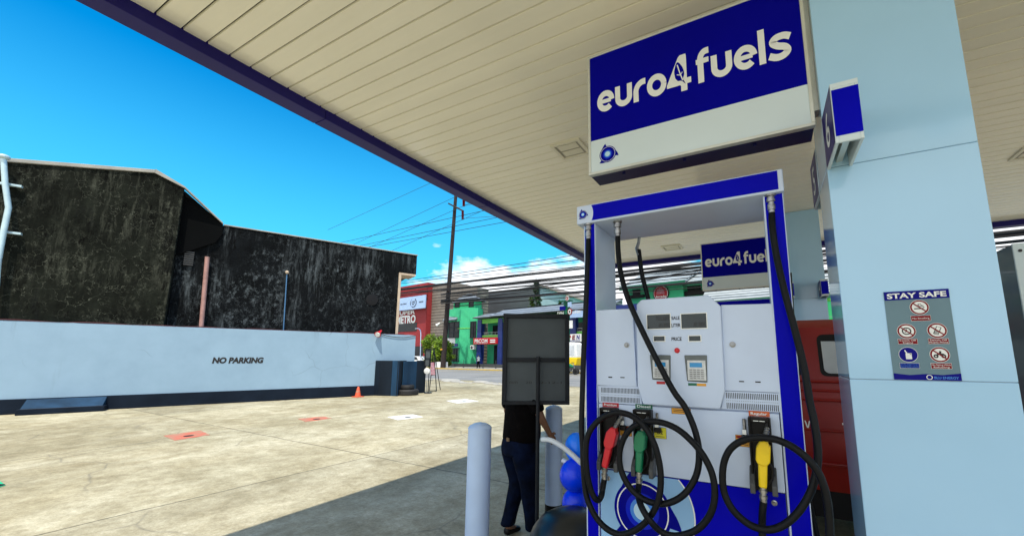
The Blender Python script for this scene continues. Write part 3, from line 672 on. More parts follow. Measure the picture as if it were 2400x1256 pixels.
slab([(1690, 958), (1830, 966), (1826, 921), (1698, 916)], -.002, -.018, 'right_vent', 'pump_white', Dp, .002)
za, zb, zc, zd, ze = F(1450, 909).z, F(1450, 921).z, F(1450, 930).z, F(1450, 942).z, F(1450, 925.5).z
for x0, x1 in ((F(1410, 915).x, F(1497, 915).x), (F(1703, 930).x, F(1822, 930).x)):
    n = int((x1 - x0) / .0078); q = MB()
    for i in range(n + 1):
        x = x0 + (x1 - x0) * i / n
        for a, b in ((zb, za), (zd, zc)): q.flat([(x - .0016, PY + .0008, a), (x + .0016, PY + .0008, a), (x + .0016, PY + .0008, b), (x - .0016, PY + .0008, b)])
        q.flat([(x - .0013, PY + .0008, ze - .0013), (x + .0013, PY + .0008, ze - .0013), (x + .0013, PY + .0008, ze + .0013), (x - .0013, PY + .0008, ze + .0013)])
    q.build('vent_slots', 'ink', Dp)
# nozzle panel and kick panel
zt = 1.398; zb_ = F(1500, 1108).z
MB().box(-.846, .024, PY, PY + .018, zb_, zt).build('nozzle_panel', 'pump_white', Dp, bevel=.003)
MB().box(-.846, .024, PY + .004, PY + .020, .16, zb_ - .004).build('kick_panel', 'blue', Dp, bevel=.003)
kp = Plane((0, PY + .004, 0), (1, 0, 0), (0, 0, 1), (0, -1, 0)); LC = F(1505, 1197); LR = .255
P = [(-.843, .001, zb_ - .006)]
a0 = math.asin((zb_ - .006 - LC.z) / LR * .999)
arcp = [(LC.x + LR * math.cos(a0 - (a0 + R(88)) * i / 30), .001, LC.z + LR * math.sin(a0 - (a0 + R(88)) * i / 30)) for i in range(31)]
MB(kp).flat([(-.843, .001, zb_ - .006)] + arcp[::1] + [(LC.x, .001, LC.z - LR), (-.843, .001, LC.z - LR)]).build('pale_panel', 'pump_pale_blue', Dp)
q = MB(kp); stroke(q, [(a, c) for a, b, c in arcp], .006, .0018); q.build('white_arc', 'letter_white', Dp)
logo(kp, LC.x, LC.z, .172, Dp, .0022)
# display panel fittings
DP = PY - .022; pd = Plane((0, DP, 0), (1, 0, 0), (0, 0, 1), (0, -1, 0))
def dwin(x0, y0, x1, y1, name, m_='lcd', e=.004):
    a = F((x0 + x0) / 2, (y0 + y1) / 2, DP).x; b = F(x1, (y0 + y1) / 2, DP).x; z0 = F((x0 + x1) / 2, y1, DP).z; z1 = F((x0 + x1) / 2, y0, DP).z
    q = MB(pd); q.box(a - e, b + e, 0, .0035, z0 - e, z0); q.box(a - e, b + e, 0, .0035, z1, z1 + e); q.box(a - e, a, 0, .0035, z0, z1); q.box(b, b + e, 0, .0035, z0, z1)
    o = MB(pd).flat([(a, .001, z0), (b, .001, z0), (b, .001, z1), (a, .001, z1)]).build(name, m_, Dp)
    q.build('surround', 'letter_white', o); return a, b, z0, z1, o
A = dwin(1517, 737, 1571, 770, 'sale_display'); text('0.80', pd, A[1] - .005, A[2] + .006, .022, 'ink', A[4], .002, align='RIGHT', slant=.1)
text('50.00', pd, A[1] - .005, A[2] + .042, .022, 'ink', A[4], .002, align='RIGHT', slant=.1)
A = dwin(1597, 735, 1656, 769, 'sale_display'); text('0.80', pd, A[1] - .008, A[2] + .008, .022, 'ink', A[4], .002, align='RIGHT', slant=.1)
dwin(1533, 788, 1558, 799, 'price_display'); dwin(1615, 787, 1642, 799, 'price_display')
for t, x0, x1, yb, yt in (('SALE', 1574, 1593, 749, 741.5), ('LITER', 1574, 1595, 766, 758), ('PRICE', 1574, 1598, 798, 790)):
    a, b = F(x0, yb, DP), F(x1, yb, DP); text(t, pd, (a.x + b.x) / 2, a.z, F(x0, yt, DP).z - a.z, 'ink', Dp, .0012, width=b.x - a.x, bold=.025)
c = F(1587, 821, DP); MB(pd).lathe((c.x, 0, c.z), [(.0135, 0), (.0135, .003), (.0095, .0035), (.0095, .012), (.007, .014)], 24, axis='y').build('stop_button', 'red', Dp, smooth=True)
def keypad(px, sx, lab):
    (xa, xb), (ya, yb) = sx
    P = [F(x, y, DP) for x, y in px]
    o = MB().prism([(p.x, DP - .006, p.z) for p in P], (0, .0075, 0)).build('card_keypad', 'bezel', Dp, bevel=.004)
    a, b = F(xa, (ya + yb) / 2, DP).x, F(xb, (ya + yb) / 2, DP).x; z0, z1 = F((xa + xb) / 2, yb, DP).z, F((xa + xb) / 2, ya, DP).z
    MB(pd).box(a, b, .0065, .011, z0, z1).build('keypad_face', 'key', o, bevel=.002)
    rect(pd, a + .012, b - .016, z1 - .034, z1 - .012, .012, 'lcd_blue', o, 'screen')
    q = MB(pd); w_ = (b - a - .016) / 4; h_ = (z1 - z0 - .048) / 5
    for i in range(4):
        for j in range(5):
            x = a + .008 + i * w_; z = z0 + .006 + j * h_; q.box(x + .002, x + w_ - .002, .0115, .0135, z + .002, z + h_ - .002)
    q.build('keys', 'steel', o)
    lo = min(p.z for p in P); xm0 = min(p.x for p in P[:2]); 
    return o
keypad([(1529, 889), (1572, 892), (1572, 832), (1523, 831)], ((1531, 1569), (843, 886)), 0)
keypad([(1611, 893), (1658, 896), (1657, 832), (1604, 832)], ((1612, 1655), (844, 891)), 1)
for x0, x1, y0, y1, m_ in ((1539, 1559, 893, 899.5, 'label_red'), (1613, 1633, 897, 903, 'label_green'), (1633.5, 1655, 898, 904, 'tag_orange')):
    a, b = F(x0, (y0 + y1) / 2, DP), F(x1, (y0 + y1) / 2, DP); rect(pd, a.x, b.x, F(x0, y1, DP).z, F(x0, y0, DP).z, .0015, m_, Dp, 'grade_label')
for x, y in ((1469, 808), (1717, 807)):
    c = F(x, y); MB().lathe((c.x, PY, c.z), [(.014, 0), (.014, -.005), (.009, -.006), (.008, -.012)], 20, axis='y').build('door_lock', 'steel', Dp, smooth=True)
pb = Plane((0, PY, 0), (1, 0, 0), (0, 0, 1), (0, -1, 0)); q = MB(pb)
for x0, x1, y0, y1 in ((1426, 1435, 882, 885), (1454, 1464, 883, 885.5), (1732, 1744, 892, 895), (1770, 1783, 893, 896.5)):
    a, b = F(x0, y0), F(x1, y1); q.flat([(a.x, .0012, b.z), (b.x, .0012, b.z), (b.x, .0012, a.z), (a.x, .0012, a.z)])
q.build('pull_slots', 'ink', Dp)
# nozzle boots
def boot(xl, xr, yt, yb, lab, lm, lx0, lx1, ly0, ly1):
    a, b = F(xl, (yt + yb) / 2).x, F(xr, (yt + yb) / 2).x; z1, z0 = F((xl + xr) / 2, yt).z, F((xl + xr) / 2, yb).z
    q = MB(); e = .010
    q.box(a, b, PY - .012, PY + .0005, z0, z1)
    q.box(a, a + e, PY - .045, PY - .012, z0, z1); q.box(b - e, b, PY - .045, PY - .012, z0, z1); q.box(a + e, b - e, PY - .045, PY - .012, z1 - .02, z1)
    o = q.build('nozzle_boot', 'black_plastic', Dp, bevel=.004)
    zc = z0 + .33 * (z1 - z0); q = MB()
    q.prism([(a - .008, PY, z0), (a - .008, PY, zc), (a - .008, PY - .045, zc - .03), (a - .008, PY - .075, z0 + .04), (a - .008, PY - .075, z0)], (.022, 0, 0))
    q.build('cup', 'dark_grey', o, bevel=.004); q = MB()
    q.prism([(b - .014, PY, z0), (b - .014, PY, zc), (b - .014, PY - .045, zc - .03), (b - .014, PY - .075, z0 + .04), (b - .014, PY - .075, z0)], (.022, 0, 0))
    q.build('cup', 'dark_grey', o, bevel=.004)
    xm = (a + b) / 2; q = MB(); q.box(xm - .024, xm - .003, PY - .0465, PY - .045, z1 - .016, z1 - .013); q.box(xm + .001, xm + .022, PY - .0465, PY - .045, z1 - .016, z1 - .013); q.build('highlight_strip', 'letter_white', o)
    p, r_ = F(lx0, ly1), F(lx1, ly0)
    zz0, zz1 = z1 + .001, z1 + .024
    o2 = rect(pb, a + .004, b - .002, zz0, zz1, .0015, lm, Dp, 'grade_label'); text(lab, pb, (a + b) / 2, zz0 + .006, .012, 'letter_white', o2, .0025, width=(b - a) * .74, bold=.02)
    return a, b, z0, z1
BA = boot(1412, 1453, 954, 1096, 'Premium', 'label_red', 1418, 1452, 943, 953)
BB = boot(1490, 1533, 958, 1110, 'Diesel', 'label_green', 1494, 1531, 949, 958)
BC = boot(1759, 1812, 976, 1148, 'Regular', 'orange', 1760, 1806, 966, 976)
def nozzle(top, bot, m_, Y, label):
    T = F(*top, Y); B = F(*bot, Y); ax = (B - T); Ln = ax.length; ax.normalize(); cr_ = Vector((ax.z, 0, -ax.x))
    if cr_.x < 0: cr_ = -cr_
    def Q(a, b, y=0): p = T + ax * (a * Ln) + cr_ * b; return (p.x, Y + y, p.z)
    n1 = MB(); n1.prism([Q(.0, -.012, -.026), Q(.0, .014, -.026), Q(.08, .018, -.026), Q(.10, .026, -.026), (Q(.42, .026, -.026)), Q(.50, .016, -.026), Q(.53, 0, -.026), Q(.50, -.022, -.026), Q(.42, -.030, -.026), Q(.16, -.030, -.026), Q(.08, -.022, -.026)], (0, .050, 0))
    o = n1.build('nozzle', m_, Dp, bevel=.008, smooth=True)
    MB().prism([Q(.46, -.021, -.020), Q(.46, .016, -.020), Q(1, .018, -.020), Q(1, -.014, -.020)], (0, .036, 0)).build('grip', m_, o, bevel=.008, smooth=True)
    q = MB(); q.tube([Q(.05, .0, .0), Q(-.12, .006, .02), Q(-.32, .012, .07)], [.011, .010, .009], 12)
    for k in range(4): q.tube([Q(-.06 - k * .05, .004 + k * .002, .008 + k * .010), Q(-.08 - k * .05, .0045 + k * .002, .012 + k * .010)], .013, 12)
    q.build('spout', 'steel', o, smooth=True)
    q = MB(); q.tube([Q(.45, .024, .004), Q(.60, .038, .004), Q(.80, .036, .004), Q(.92, .018, .004)], .005, 8); q.build('trigger_guard', 'black_plastic', o, smooth=True)
    q = MB(); e = Vector((ax.x * .3, 0, ax.z)).normalized()
    P0 = Vector(Q(.99, .002)); pts = [P0 + e * t for t in (0, .010, .011, .022, .023, .034, .035, .047, .048, .062)]
    q.tube(pts, [.013, .013, .017, .017, .0125, .0125, .017, .017, .014, .014], 14); q.build('hose_coupling', 'chrome', o, smooth=True)
    return P0 + e * .06
EA = nozzle((1440, 1001), (1417, 1094), 'red', PY - .075, '')
EB = nozzle((1504, 1008), (1497, 1105), 'green', PY - .075, '')
EC = nozzle((1791, 1032), (1787, 1141), 'yellow', PY - .080, '')
def coupling(px, py, Y, bend=0):
    c = F(px, py, Y); q = MB(); zt_ = 2.434
    q.lathe((c.x, Y, zt_), [(.026, 0), (.026, -.010), (.018, -.012), (.018, -.022), (.021, -.024), (.021, -.038), (.015, -.040), (.015, -.050), (.019, -.052), (.019, -.078), (.016, -.080), (.016, -.092)], 18)
    q.build('hose_swivel', 'chrome', Dp, smooth=True); return Vector((c.x, Y, zt_ - .09))
def hose(pts, start=None, end=None, r=.0150, name='hose'):
    P = [F(x, y, Y) for x, y, Y in pts]
    if start is not None: P = [start] + P
    if end is not None: P = P + [end]
    return MB().tube(smooth_path(P, 7), r, 12).build(name, 'rubber', Dp, smooth=True)
c1 = coupling(1380, 540, PY + .045)
c1 = coupling(1379, 540, PY + .00)
def k1(p, x0=1350, y0=920, s_=3.737): return [(x0 + a / s_, y0 + b / s_, PY - d) for a, b, d in p]
hose([(1377, 620, PY - .03), (1373, 720, PY - .045), (1368, 830, PY - .06), (1365, 920, PY - .075), (1363, 1000, PY - .09)] +
     k1([(58, 470, .10), (64, 640, .11), (76, 800, .115), (104, 940, .12), (170, 1080, .125), (265, 1185, .13), (380, 1238, .135), (490, 1215, .14), (590, 1150, .15), (665, 1060, .16), (715, 960, .165), (738, 850, .165), (742, 720, .165),
         (725, 590, .165), (690, 460, .165), (630, 340, .16), (550, 245, .155), (460, 190, .15), (370, 172, .15), (285, 190, .15), (200, 240, .155), (125, 330, .16), (92, 430, .165), (86, 560, .165), (98, 700, .16), (125, 830, .15), (160, 915, .14), (196, 938, .12), (222, 900, .10), (232, 850, .08)]), c1, EA)
c2 = coupling(1447, 520, PY + .03)
hose([(1449, 590, PY + .01), (1455, 640, PY - .02), (1472, 700, PY - .06), (1503, 770, PY - .08), (1543, 850, PY - .09), (1578, 915, PY - .095)] +
     k1([(945, 110, .10), (1000, 220, .105), (1045, 340, .11), (1072, 460, .115), (1078, 580, .12), (1060, 700, .125), (1015, 800, .13), (945, 890, .135), (850, 950, .14), (750, 972, .14), (650, 955, .14), (560, 910, .14), (475, 830, .135), (415, 730, .135), (382, 610, .135), (390, 480, .135), (435, 370, .135), (505, 295, .135), (600, 258, .135),
         (700, 252, .135), (800, 275, .14), (900, 325, .15), (1000, 410, .16), (1085, 505, .165), (1150, 610, .165), (1195, 720, .165), (1215, 850, .165), (1205, 980, .165), (1160, 1090, .16), (1075, 1185, .155), (970, 1235, .15), (850, 1250, .15), (740, 1210, .16), (650, 1120, .19), (585, 1020, .18), (550, 930, .14), (542, 860, .10)]), c2, EB)
c4 = coupling(1806, 466, PY + .005)
def k2(p): return k1(p, 1640, 920, 3.739)
hose([(1811, 540, PY - .02), (1820, 600, PY - .03), (1838, 680, PY - .05), (1862, 770, PY - .06), (1884, 860, PY - .07)] +
     k2([(965, 80, .08), (1000, 240, .09), (1028, 420, .10), (1035, 580, .11), (1012, 740, .12), (965, 880, .125), (890, 1010, .13), (800, 1110, .135), (700, 1175, .14), (590, 1198, .145), (470, 1170, .15), (370, 1105, .155), (280, 1010, .16), (220, 890, .16), (200, 760, .16), (210, 620, .16), (255, 510, .16), (330, 440, .16), (430, 402, .16), (550, 393, .165), (670, 410, .17), (780, 455, .175), (880, 520, .18), (970, 605, .18), (1040, 700, .18), (1085, 810, .18), (1115, 930, .18), (1132, 1060, .18), (1140, 1250, .18), (1120, 1420, .18), (1040, 1560, .17), (900, 1640, .16), (740, 1640, .14), (610, 1560, .12), (560, 1420, .10), (548, 1200, .08), (550, 1050, .08)]), c4, EC)
# the hose hung on the far side
PR = PY + .40; h0 = F(1497, 585, PR); q = MB(); q.tube([(h0.x + .006, PR, 2.433), (h0.x + .002, PR, 2.40), (h0.x - .012, PR, 2.36), (h0.x, PR, 2.31), (h0.x, PR, h0.z)], [.010, .010, .012, .016, .016], 12); q.build('rear_hose_arm', 'steel', Dp, smooth=True)
P3 = [h0] + [F(x, y, PR) for x, y in ((1504, 640), (1514, 680), (1526, 730), (1538, 800))]
MB().tube(smooth_path(P3, 5), .015, 10).build('rear_hose', 'rubber', Dp, smooth=True)
P3 = [F(x, y, PY + .42) for x, y in ((1850, 640), (1858, 760), (1868, 900), (1878, 1020), (1893, 1150), (1910, 1230), (1925, 1290))]
MB().tube(smooth_path(P3, 5), .012, 10).build('rear_hose', 'rubber', Dp, smooth=True)
# locks, tags, stickers
def sticker(x0, x1, y0, y1, m_, big, head=None):
    a = F(x0, (y0 + y1) / 2).x; b = F(x1, (y0 + y1) / 2).x; z0 = F((x0 + x1) / 2, y1).z; z1 = F((x0 + x1) / 2, y0).z
    o = rect(pb, a, b, z0, z1, .0012, 'ink', Dp, 'sticker'); rect(pb, a + .0015, b - .0015, z0 + .0015, z1 - .0015, .0018, m_, o, 'sticker_face')
    if head: rect(pb, a + .004, b - .004, z1 - .014, z1 - .004, .0024, 'dark_red', o, 'sticker_band')
    if big: text(big, pb, (a + b) / 2, z0 + .022 if not head else z0 + .014, .020, 'ink', o, .0026, bold=.015)
    for k in ((.010,) if big else (.012, .020)): rect(pb, a + .010, b - .010, z0 + k - .002, z0 + k + .0008, .0026, 'ink', o, 'small_print')
sticker(1453, 1481, 997, 1021, 'tag_orange', '95', 1); sticker(1533, 1562, 1001, 1027, 'tag_yellow', 'B2'); sticker(1724, 1759, 1019, 1046, 'tag_orange', '91', 1); sticker(1574, 1619, 956, 970, 'tag_orange', '')
for x, y in ((1461, 968), (1541, 972), (1744, 986)):
    a = F(x, y); q = MB(); q.lathe((a.x, PY - .012, a.z - .035), [(.007, 0), (.007, .045), (.005, .047)], 12); o = q.build('seal_bolt', 'chrome', Dp, smooth=True)
    MB().box(a.x - .010, a.x + .008, PY - .026, PY - .010, a.z - .058, a.z - .036).build('tag', 'letter_white', o, bevel=.002)
    MB().box(a.x - .014, a.x + .020, PY - .028, PY - .006, a.z - .084, a.z - .060).build('padlock', 'black_plastic', o, bevel=.004)
for x, y in ((1815, 1178), (1425, 1120)):
    c = F(x, y); MB().lathe((c.x, PY + .003, c.z), [(.012, 0), (.012, -.004), (.006, -.006), (.005, -.016)], 16, axis='y').build('key_lock', 'chrome', Dp, smooth=True)
# second dispenser on the far island
D2 = copy_tree(Dp); D2.location = Dp.location + Vector((0, STEP, 0)); D2['label'] = 'far fuel dispenser, only its header showing above the near one'

# tall cabinet at the right edge
cb = thing('service_cabinet', 'tall grey-sided cabinet with blue front at the right edge of the photo', 'cabinet', (1.5, 3.3, .0))
MB().box(1.185, 1.95, 3.0, 3.6, .0, 2.252).build('body', 'cab_side', cb, bevel=.006) if False else None
mm('cab_side', (.10, .15, .17), .35, var=.1, vs=2, coat=.3)
q = MB(); q.box(1.185, 1.95, 3.012, 3.6, .0, 2.252, 0); q.build('body', 'cab_side', cb, bevel=.004)
MB().box(1.184, 1.951, 3.0, 3.012, .0, 2.254).build('front_panel', 'sign_white', cb, bevel=.003)
MB().box(1.235, 1.90, 2.997, 3.0, 1.0, 2.225).build('blue_face', 'blue', cb)
q = MB()
for z in (2.225,): q.lathe((1.21, 3.0, z - .012), [(.008, 0), (.008, -.003)], 12, axis='y')
q.build('bolt', 'ink', cb)

# ================================================================ RED VAN between the islands
van = thing('van', 'dark red van parked behind the near pump, seen between pump and pillar', 'van', (.6, 5.2, 0))
VY = 4.4
def vprof(x, inset=0): return [(x, VY + .06, .50), (x, VY, .62), (x, VY - .01, .95), (x, VY + .0, 1.30), (x, VY + .05, 1.62), (x, VY + .12, 1.93), (x, VY + .22, 2.01), (x, VY + .8, 2.05), (x, VY + 1.38, 2.01), (x, VY + 1.48, 1.93), (x, VY + 1.55, 1.62), (x, VY + 1.6, 1.30), (x, VY + 1.6, .62), (x, VY + 1.54, .50)]
q = MB(); xs = [-1.55, -1.50, 2.2, 2.6, 2.95]; prof = []
for i, x in enumerate(xs):
    p = vprof(x)
    if i == 0: p = [(x, VY + .8 + (b - VY - .8) * .95, .52 + (c - .5) * .96) for a, b, c in p]
    if i == 3: p = [(x, b, min(c, 1.65 + (c - 1.65) * .5)) for a, b, c in p]
    if i == 4: p = [(x, b, min(c, 1.15)) for a, b, c in p]
    prof += p
n = len(vprof(0)); q.add(prof, [(i * n + j, i * n + (j + 1) % n, (i + 1) * n + (j + 1) % n, (i + 1) * n + j) for i in range(4) for j in range(n)] + [tuple(range(n))[::-1], tuple(range(4 * n, 5 * n))])
q.build('body', 'van_red', van, smooth=True)
def on_van(x, y): P = onY(x, y, VY + .03); return P.x, P.z
q = MB()
for z in (.74, 1.02, 1.28, 1.36, 1.44): q.tube([(-1.5, VY - .012 + (.02 if z > 1.3 else 0), z), (2.2, VY - .012 + (.02 if z > 1.3 else 0), z)], .013, 8)
q.build('body_rib', 'van_red', van, smooth=True)
def vwin(x0, x1, z0, z1):
    def yy(z): return VY + (z - 1.30) * .16 if z < 1.62 else VY + .05 + (z - 1.62) * .226
    r = .05; P = []
    for cx_, cz_, a in ((x1 - r, z1 - r, 0), (x0 + r, z1 - r, 90), (x0 + r, z0 + r, 180), (x1 - r, z0 + r, 270)):
        for k in range(5): q_ = R(a + k * 22.5); P.append((cx_ + r * math.cos(q_), cz_ + r * math.sin(q_)))
    o = MB().flat([(a, yy(b) - .006, b) for a, b in P][::-1]).build('window_seal', 'black', van)
    k = MB().flat([(x0 + x1) / 2 + ((a - (x0 + x1) / 2) * .90) if False else (((x0 + x1) / 2 + (a - (x0 + x1) / 2) * .90), yy(b) - .010, (z0 + z1) / 2 + (b - (z0 + z1) / 2) * .86) for a, b in P][::-1]).build('pane', 'pale_glass', o)
wx0, wz1 = on_van(1914, 783); wx1, wz0 = on_van(1990, 888)
vwin(wx0, wx0 + .62, wz0 + .02, wz1); vwin(wx0 - .80, wx0 - .13, wz0 + .02, wz1); vwin(wx0 + .76, wx0 + 1.5, wz0 + .02, wz1)
pv = Plane((0, VY - .012, 0), (1, 0, 0), (0, 0, 1), (0, -1, 0))
a, z = on_van(1883, 1004); b, z2 = on_van(1901, 985); text('.V.', pv, (a + b) / 2 - .0, z, .078, 'letter_white', van, .002, width=(b - a) * 1.0, bold=.03)
a, z = on_van(1970, 1012); text('T', pv, a + .05, z, .085, 'letter_white', van, .002, bold=.03)
for x in (-.9, 2.0):
    for yy in (VY + .02, VY + 1.38):
        o = MB().lathe((x, yy, .32), [(.30, 0), (.32, .03), (.32, .17), (.30, .20)], 28, axis='y').build('wheel', 'tyre', van, smooth=True)
        MB().lathe((x, yy - .004 if yy < VY + 1 else yy + .204, .32), [(.19, 0), (.19, .004)], 20, axis='y').build('rim', 'steel', o)
MB().box(-1.45, 2.85, VY + .12, VY + 1.5, .26, .50).build('chassis', 'black', van)
MB().box(-1.66, -1.54, VY + .05, VY + 1.55, .42, .60).build('rear_bumper', 'dark_grey', van, bevel=.02)
MB().box(2.94, 3.04, VY + .05, VY + 1.55, .42, .64).build('front_bumper', 'dark_grey', van, bevel=.02)
q = MB(); q.flat([(2.24, VY + .2, 1.93), (2.24, VY + 1.4, 1.93), (2.62, VY + 1.45, 1.60), (2.62, VY + .15, 1.60)]); q.v = [p + Vector((.03, 0, .03)) for p in q.v]; q.build('windscreen', 'glass', van)

# ================================================================ BOLLARDS, BIN, BALLOONS, BOARD
def bollard(px, py, depth, label):
    d = ray(px, py); P = EYE + d * depth; x, y_ = P.x, P.y
    r_ = thing('bollard', label, 'bollard', (x, y_, 0), 'white steel bollards at the end of the pump island')
    MB().lathe((x, y_, .245), [(.085, 0), (.085, .885)], 32).build('post', 'bollard_white', r_, smooth=True)
    MB().lathe((x, y_, 0), [(.0865, 0), (.0865, .246)], 32).build('black_band', 'black_plastic', r_, smooth=True)
    MB().lathe((x, y_, 1.128), [(.087, 0), (.087, .006), (.074, .022), (.046, .036), (.015, .043), (.001, .044)], 32).build('cap', 'bollard_white', r_, smooth=True)
bollard(1122, 1100, 2.93, 'nearer white bollard left of the man, cut off by the bottom of the photo')
bollard(1298, 1100, 3.97, 'farther white bollard with black foot, right of the man')

bn = thing('waste_bin', 'black domed waste bin at the foot of the pump, only its lid in view', 'bin', (-1.09, 2.32, .15))
MB().lathe((-1.09, 2.32, .15), [(.20, 0), (.23, .08), (.25, .38), (.25, .40)], 36).build('drum', 'bin', bn, smooth=True)
MB().lathe((-1.09, 2.32, .55), [(.262, 0), (.262, .03), (.255, .05), (.235, .10), (.19, .155), (.13, .187), (.06, .202), (.001, .206)], 36).build('domed_lid', 'bin', bn, smooth=True)
def balloon(px, py, r, m_, label, k=1.12, Y=2.72):
    c = onY(px, py, Y)
    o = thing('balloon', label, 'balloon', c - Vector((0, 0, r)), 'blue balloons tied beside the pump')
    MB().ball((c.x, c.y, c.z), r, r, r * k, 24, 16).build('skin', m_, o, smooth=True)
    MB().lathe((c.x, c.y, c.z - r * k - .012), [(.010, 0), (.004, .012), (.004, .016)], 10).build('knot', m_, o, smooth=True)
balloon(1352, 1048, .088, 'balloon_light', 'brightest blue balloon, topmost of the cluster', 1.2, 2.80)
balloon(1346, 1113, .104, 'balloon', 'round deep blue balloon in the middle of the cluster', 1.05)
balloon(1352, 1178, .105, 'balloon', 'deep blue balloon lowest in the cluster, above the black bin', 1.0, 2.76)
balloon(1368, 1150, .090, 'balloon', 'deep blue balloon tucked behind the pump column', 1.0, 2.86)
P = [onY(x, y, Y) for x, y, Y in ((1270, 1029, 2.66), (1290, 1031, 2.66), (1315, 1044, 2.67), (1338, 1062, 2.68), (1357, 1080, 2.69), (1372, 1096, 2.72))]
tag(MB().tube(smooth_path(P, 5), [.017] + [.018] * 24 + [.012], 12).build('twisting_balloon', 'balloon_white', smooth=True), 'long thin white balloon sticking out left of the blue ones', 'balloon')
P = [onY(x, y, Y) for x, y, Y in ((1318, 1078, 2.74), (1332, 1084, 2.74), (1352, 1090, 2.74))]
tag(MB().tube(smooth_path(P, 4), .017, 12).build('twisting_balloon', 'balloon_white', smooth=True), 'short white balloon end showing between bollard and blue balloons', 'balloon')

def board(P0, ex, s_, h_, label, group, lettering=None, name='board_sign'):
    """back of a framed board on a pole; P0 foot of the pole"""
    n = Vector((ex.y, -ex.x, 0)); pl_ = Plane(P0, ex, (0, 0, 1), n)
    r_ = thing(name, label, 'sign board', P0, group)
    w0, w1, z0, z1, zc = s_
    e = .042 * h_
    MB(pl_).box(w0 + e * .3, w1 - e * .3, -.030, -.018, z0 + e * .3, z1 - e * .3).build('panel', 'board_grey', r_)
    q = MB(pl_); q.box(w0, w1, -.018, .012, z1 - e, z1); q.box(w0, w1, -.018, .012, z0, z0 + e * .8); q.box(w0, w0 + e, -.018, .012, z0 + e * .8, z1 - e); q.box(w1 - e, w1, -.018, .012, z0 + e * .8, z1 - e)
    q.build('frame', 'frame_black', r_, bevel=.003); MB(pl_).box(w0 + e, w1 - e, -.0175, .010, zc - e * .45, zc + e * .45).build('crossbar', 'frame_black', r_, bevel=.003)
    q = MB(pl_); q.tube([(0, .034, 0), (0, .034, zc + .03)], .0185 * h_, 14); q.lathe((0, .034, 0), [(.16 * h_, 0), (.16 * h_, .02), (.02 * h_, .03)], 24); q.build('pole', 'frame_black', r_, smooth=True)
    if lettering:
        for t, x, wd in lettering: text(t, pl_, x, z0 + .20 * h_, .020, 'ink', r_, -.017, width=wd, align='LEFT')
    return r_
BX = Vector((.866, .50, 0)).normalized()
Pb = onZ(1258, 1290, 0)
BN = Vector((BX.y, -BX.x, 0))
def onB(x, y): P = onP(x, y, Pb, BN); return (P - Pb).dot(BX), P.z
b0, zt1 = onB(1180, 735); b1, _ = onB(1334, 732); _, zb1 = onB(1258, 948); _, zc1 = onB(1258, 843)
board(Pb, BX, (b0, b1, zb1, zt1, zc1), .93, 'back of a framed grey board on a pole, hiding the upper half of the man', None,
      (('mm', b0 + .065, .075), ('20', b0 + .215, .055), ('2-12-1', b0 + .345, .20)))

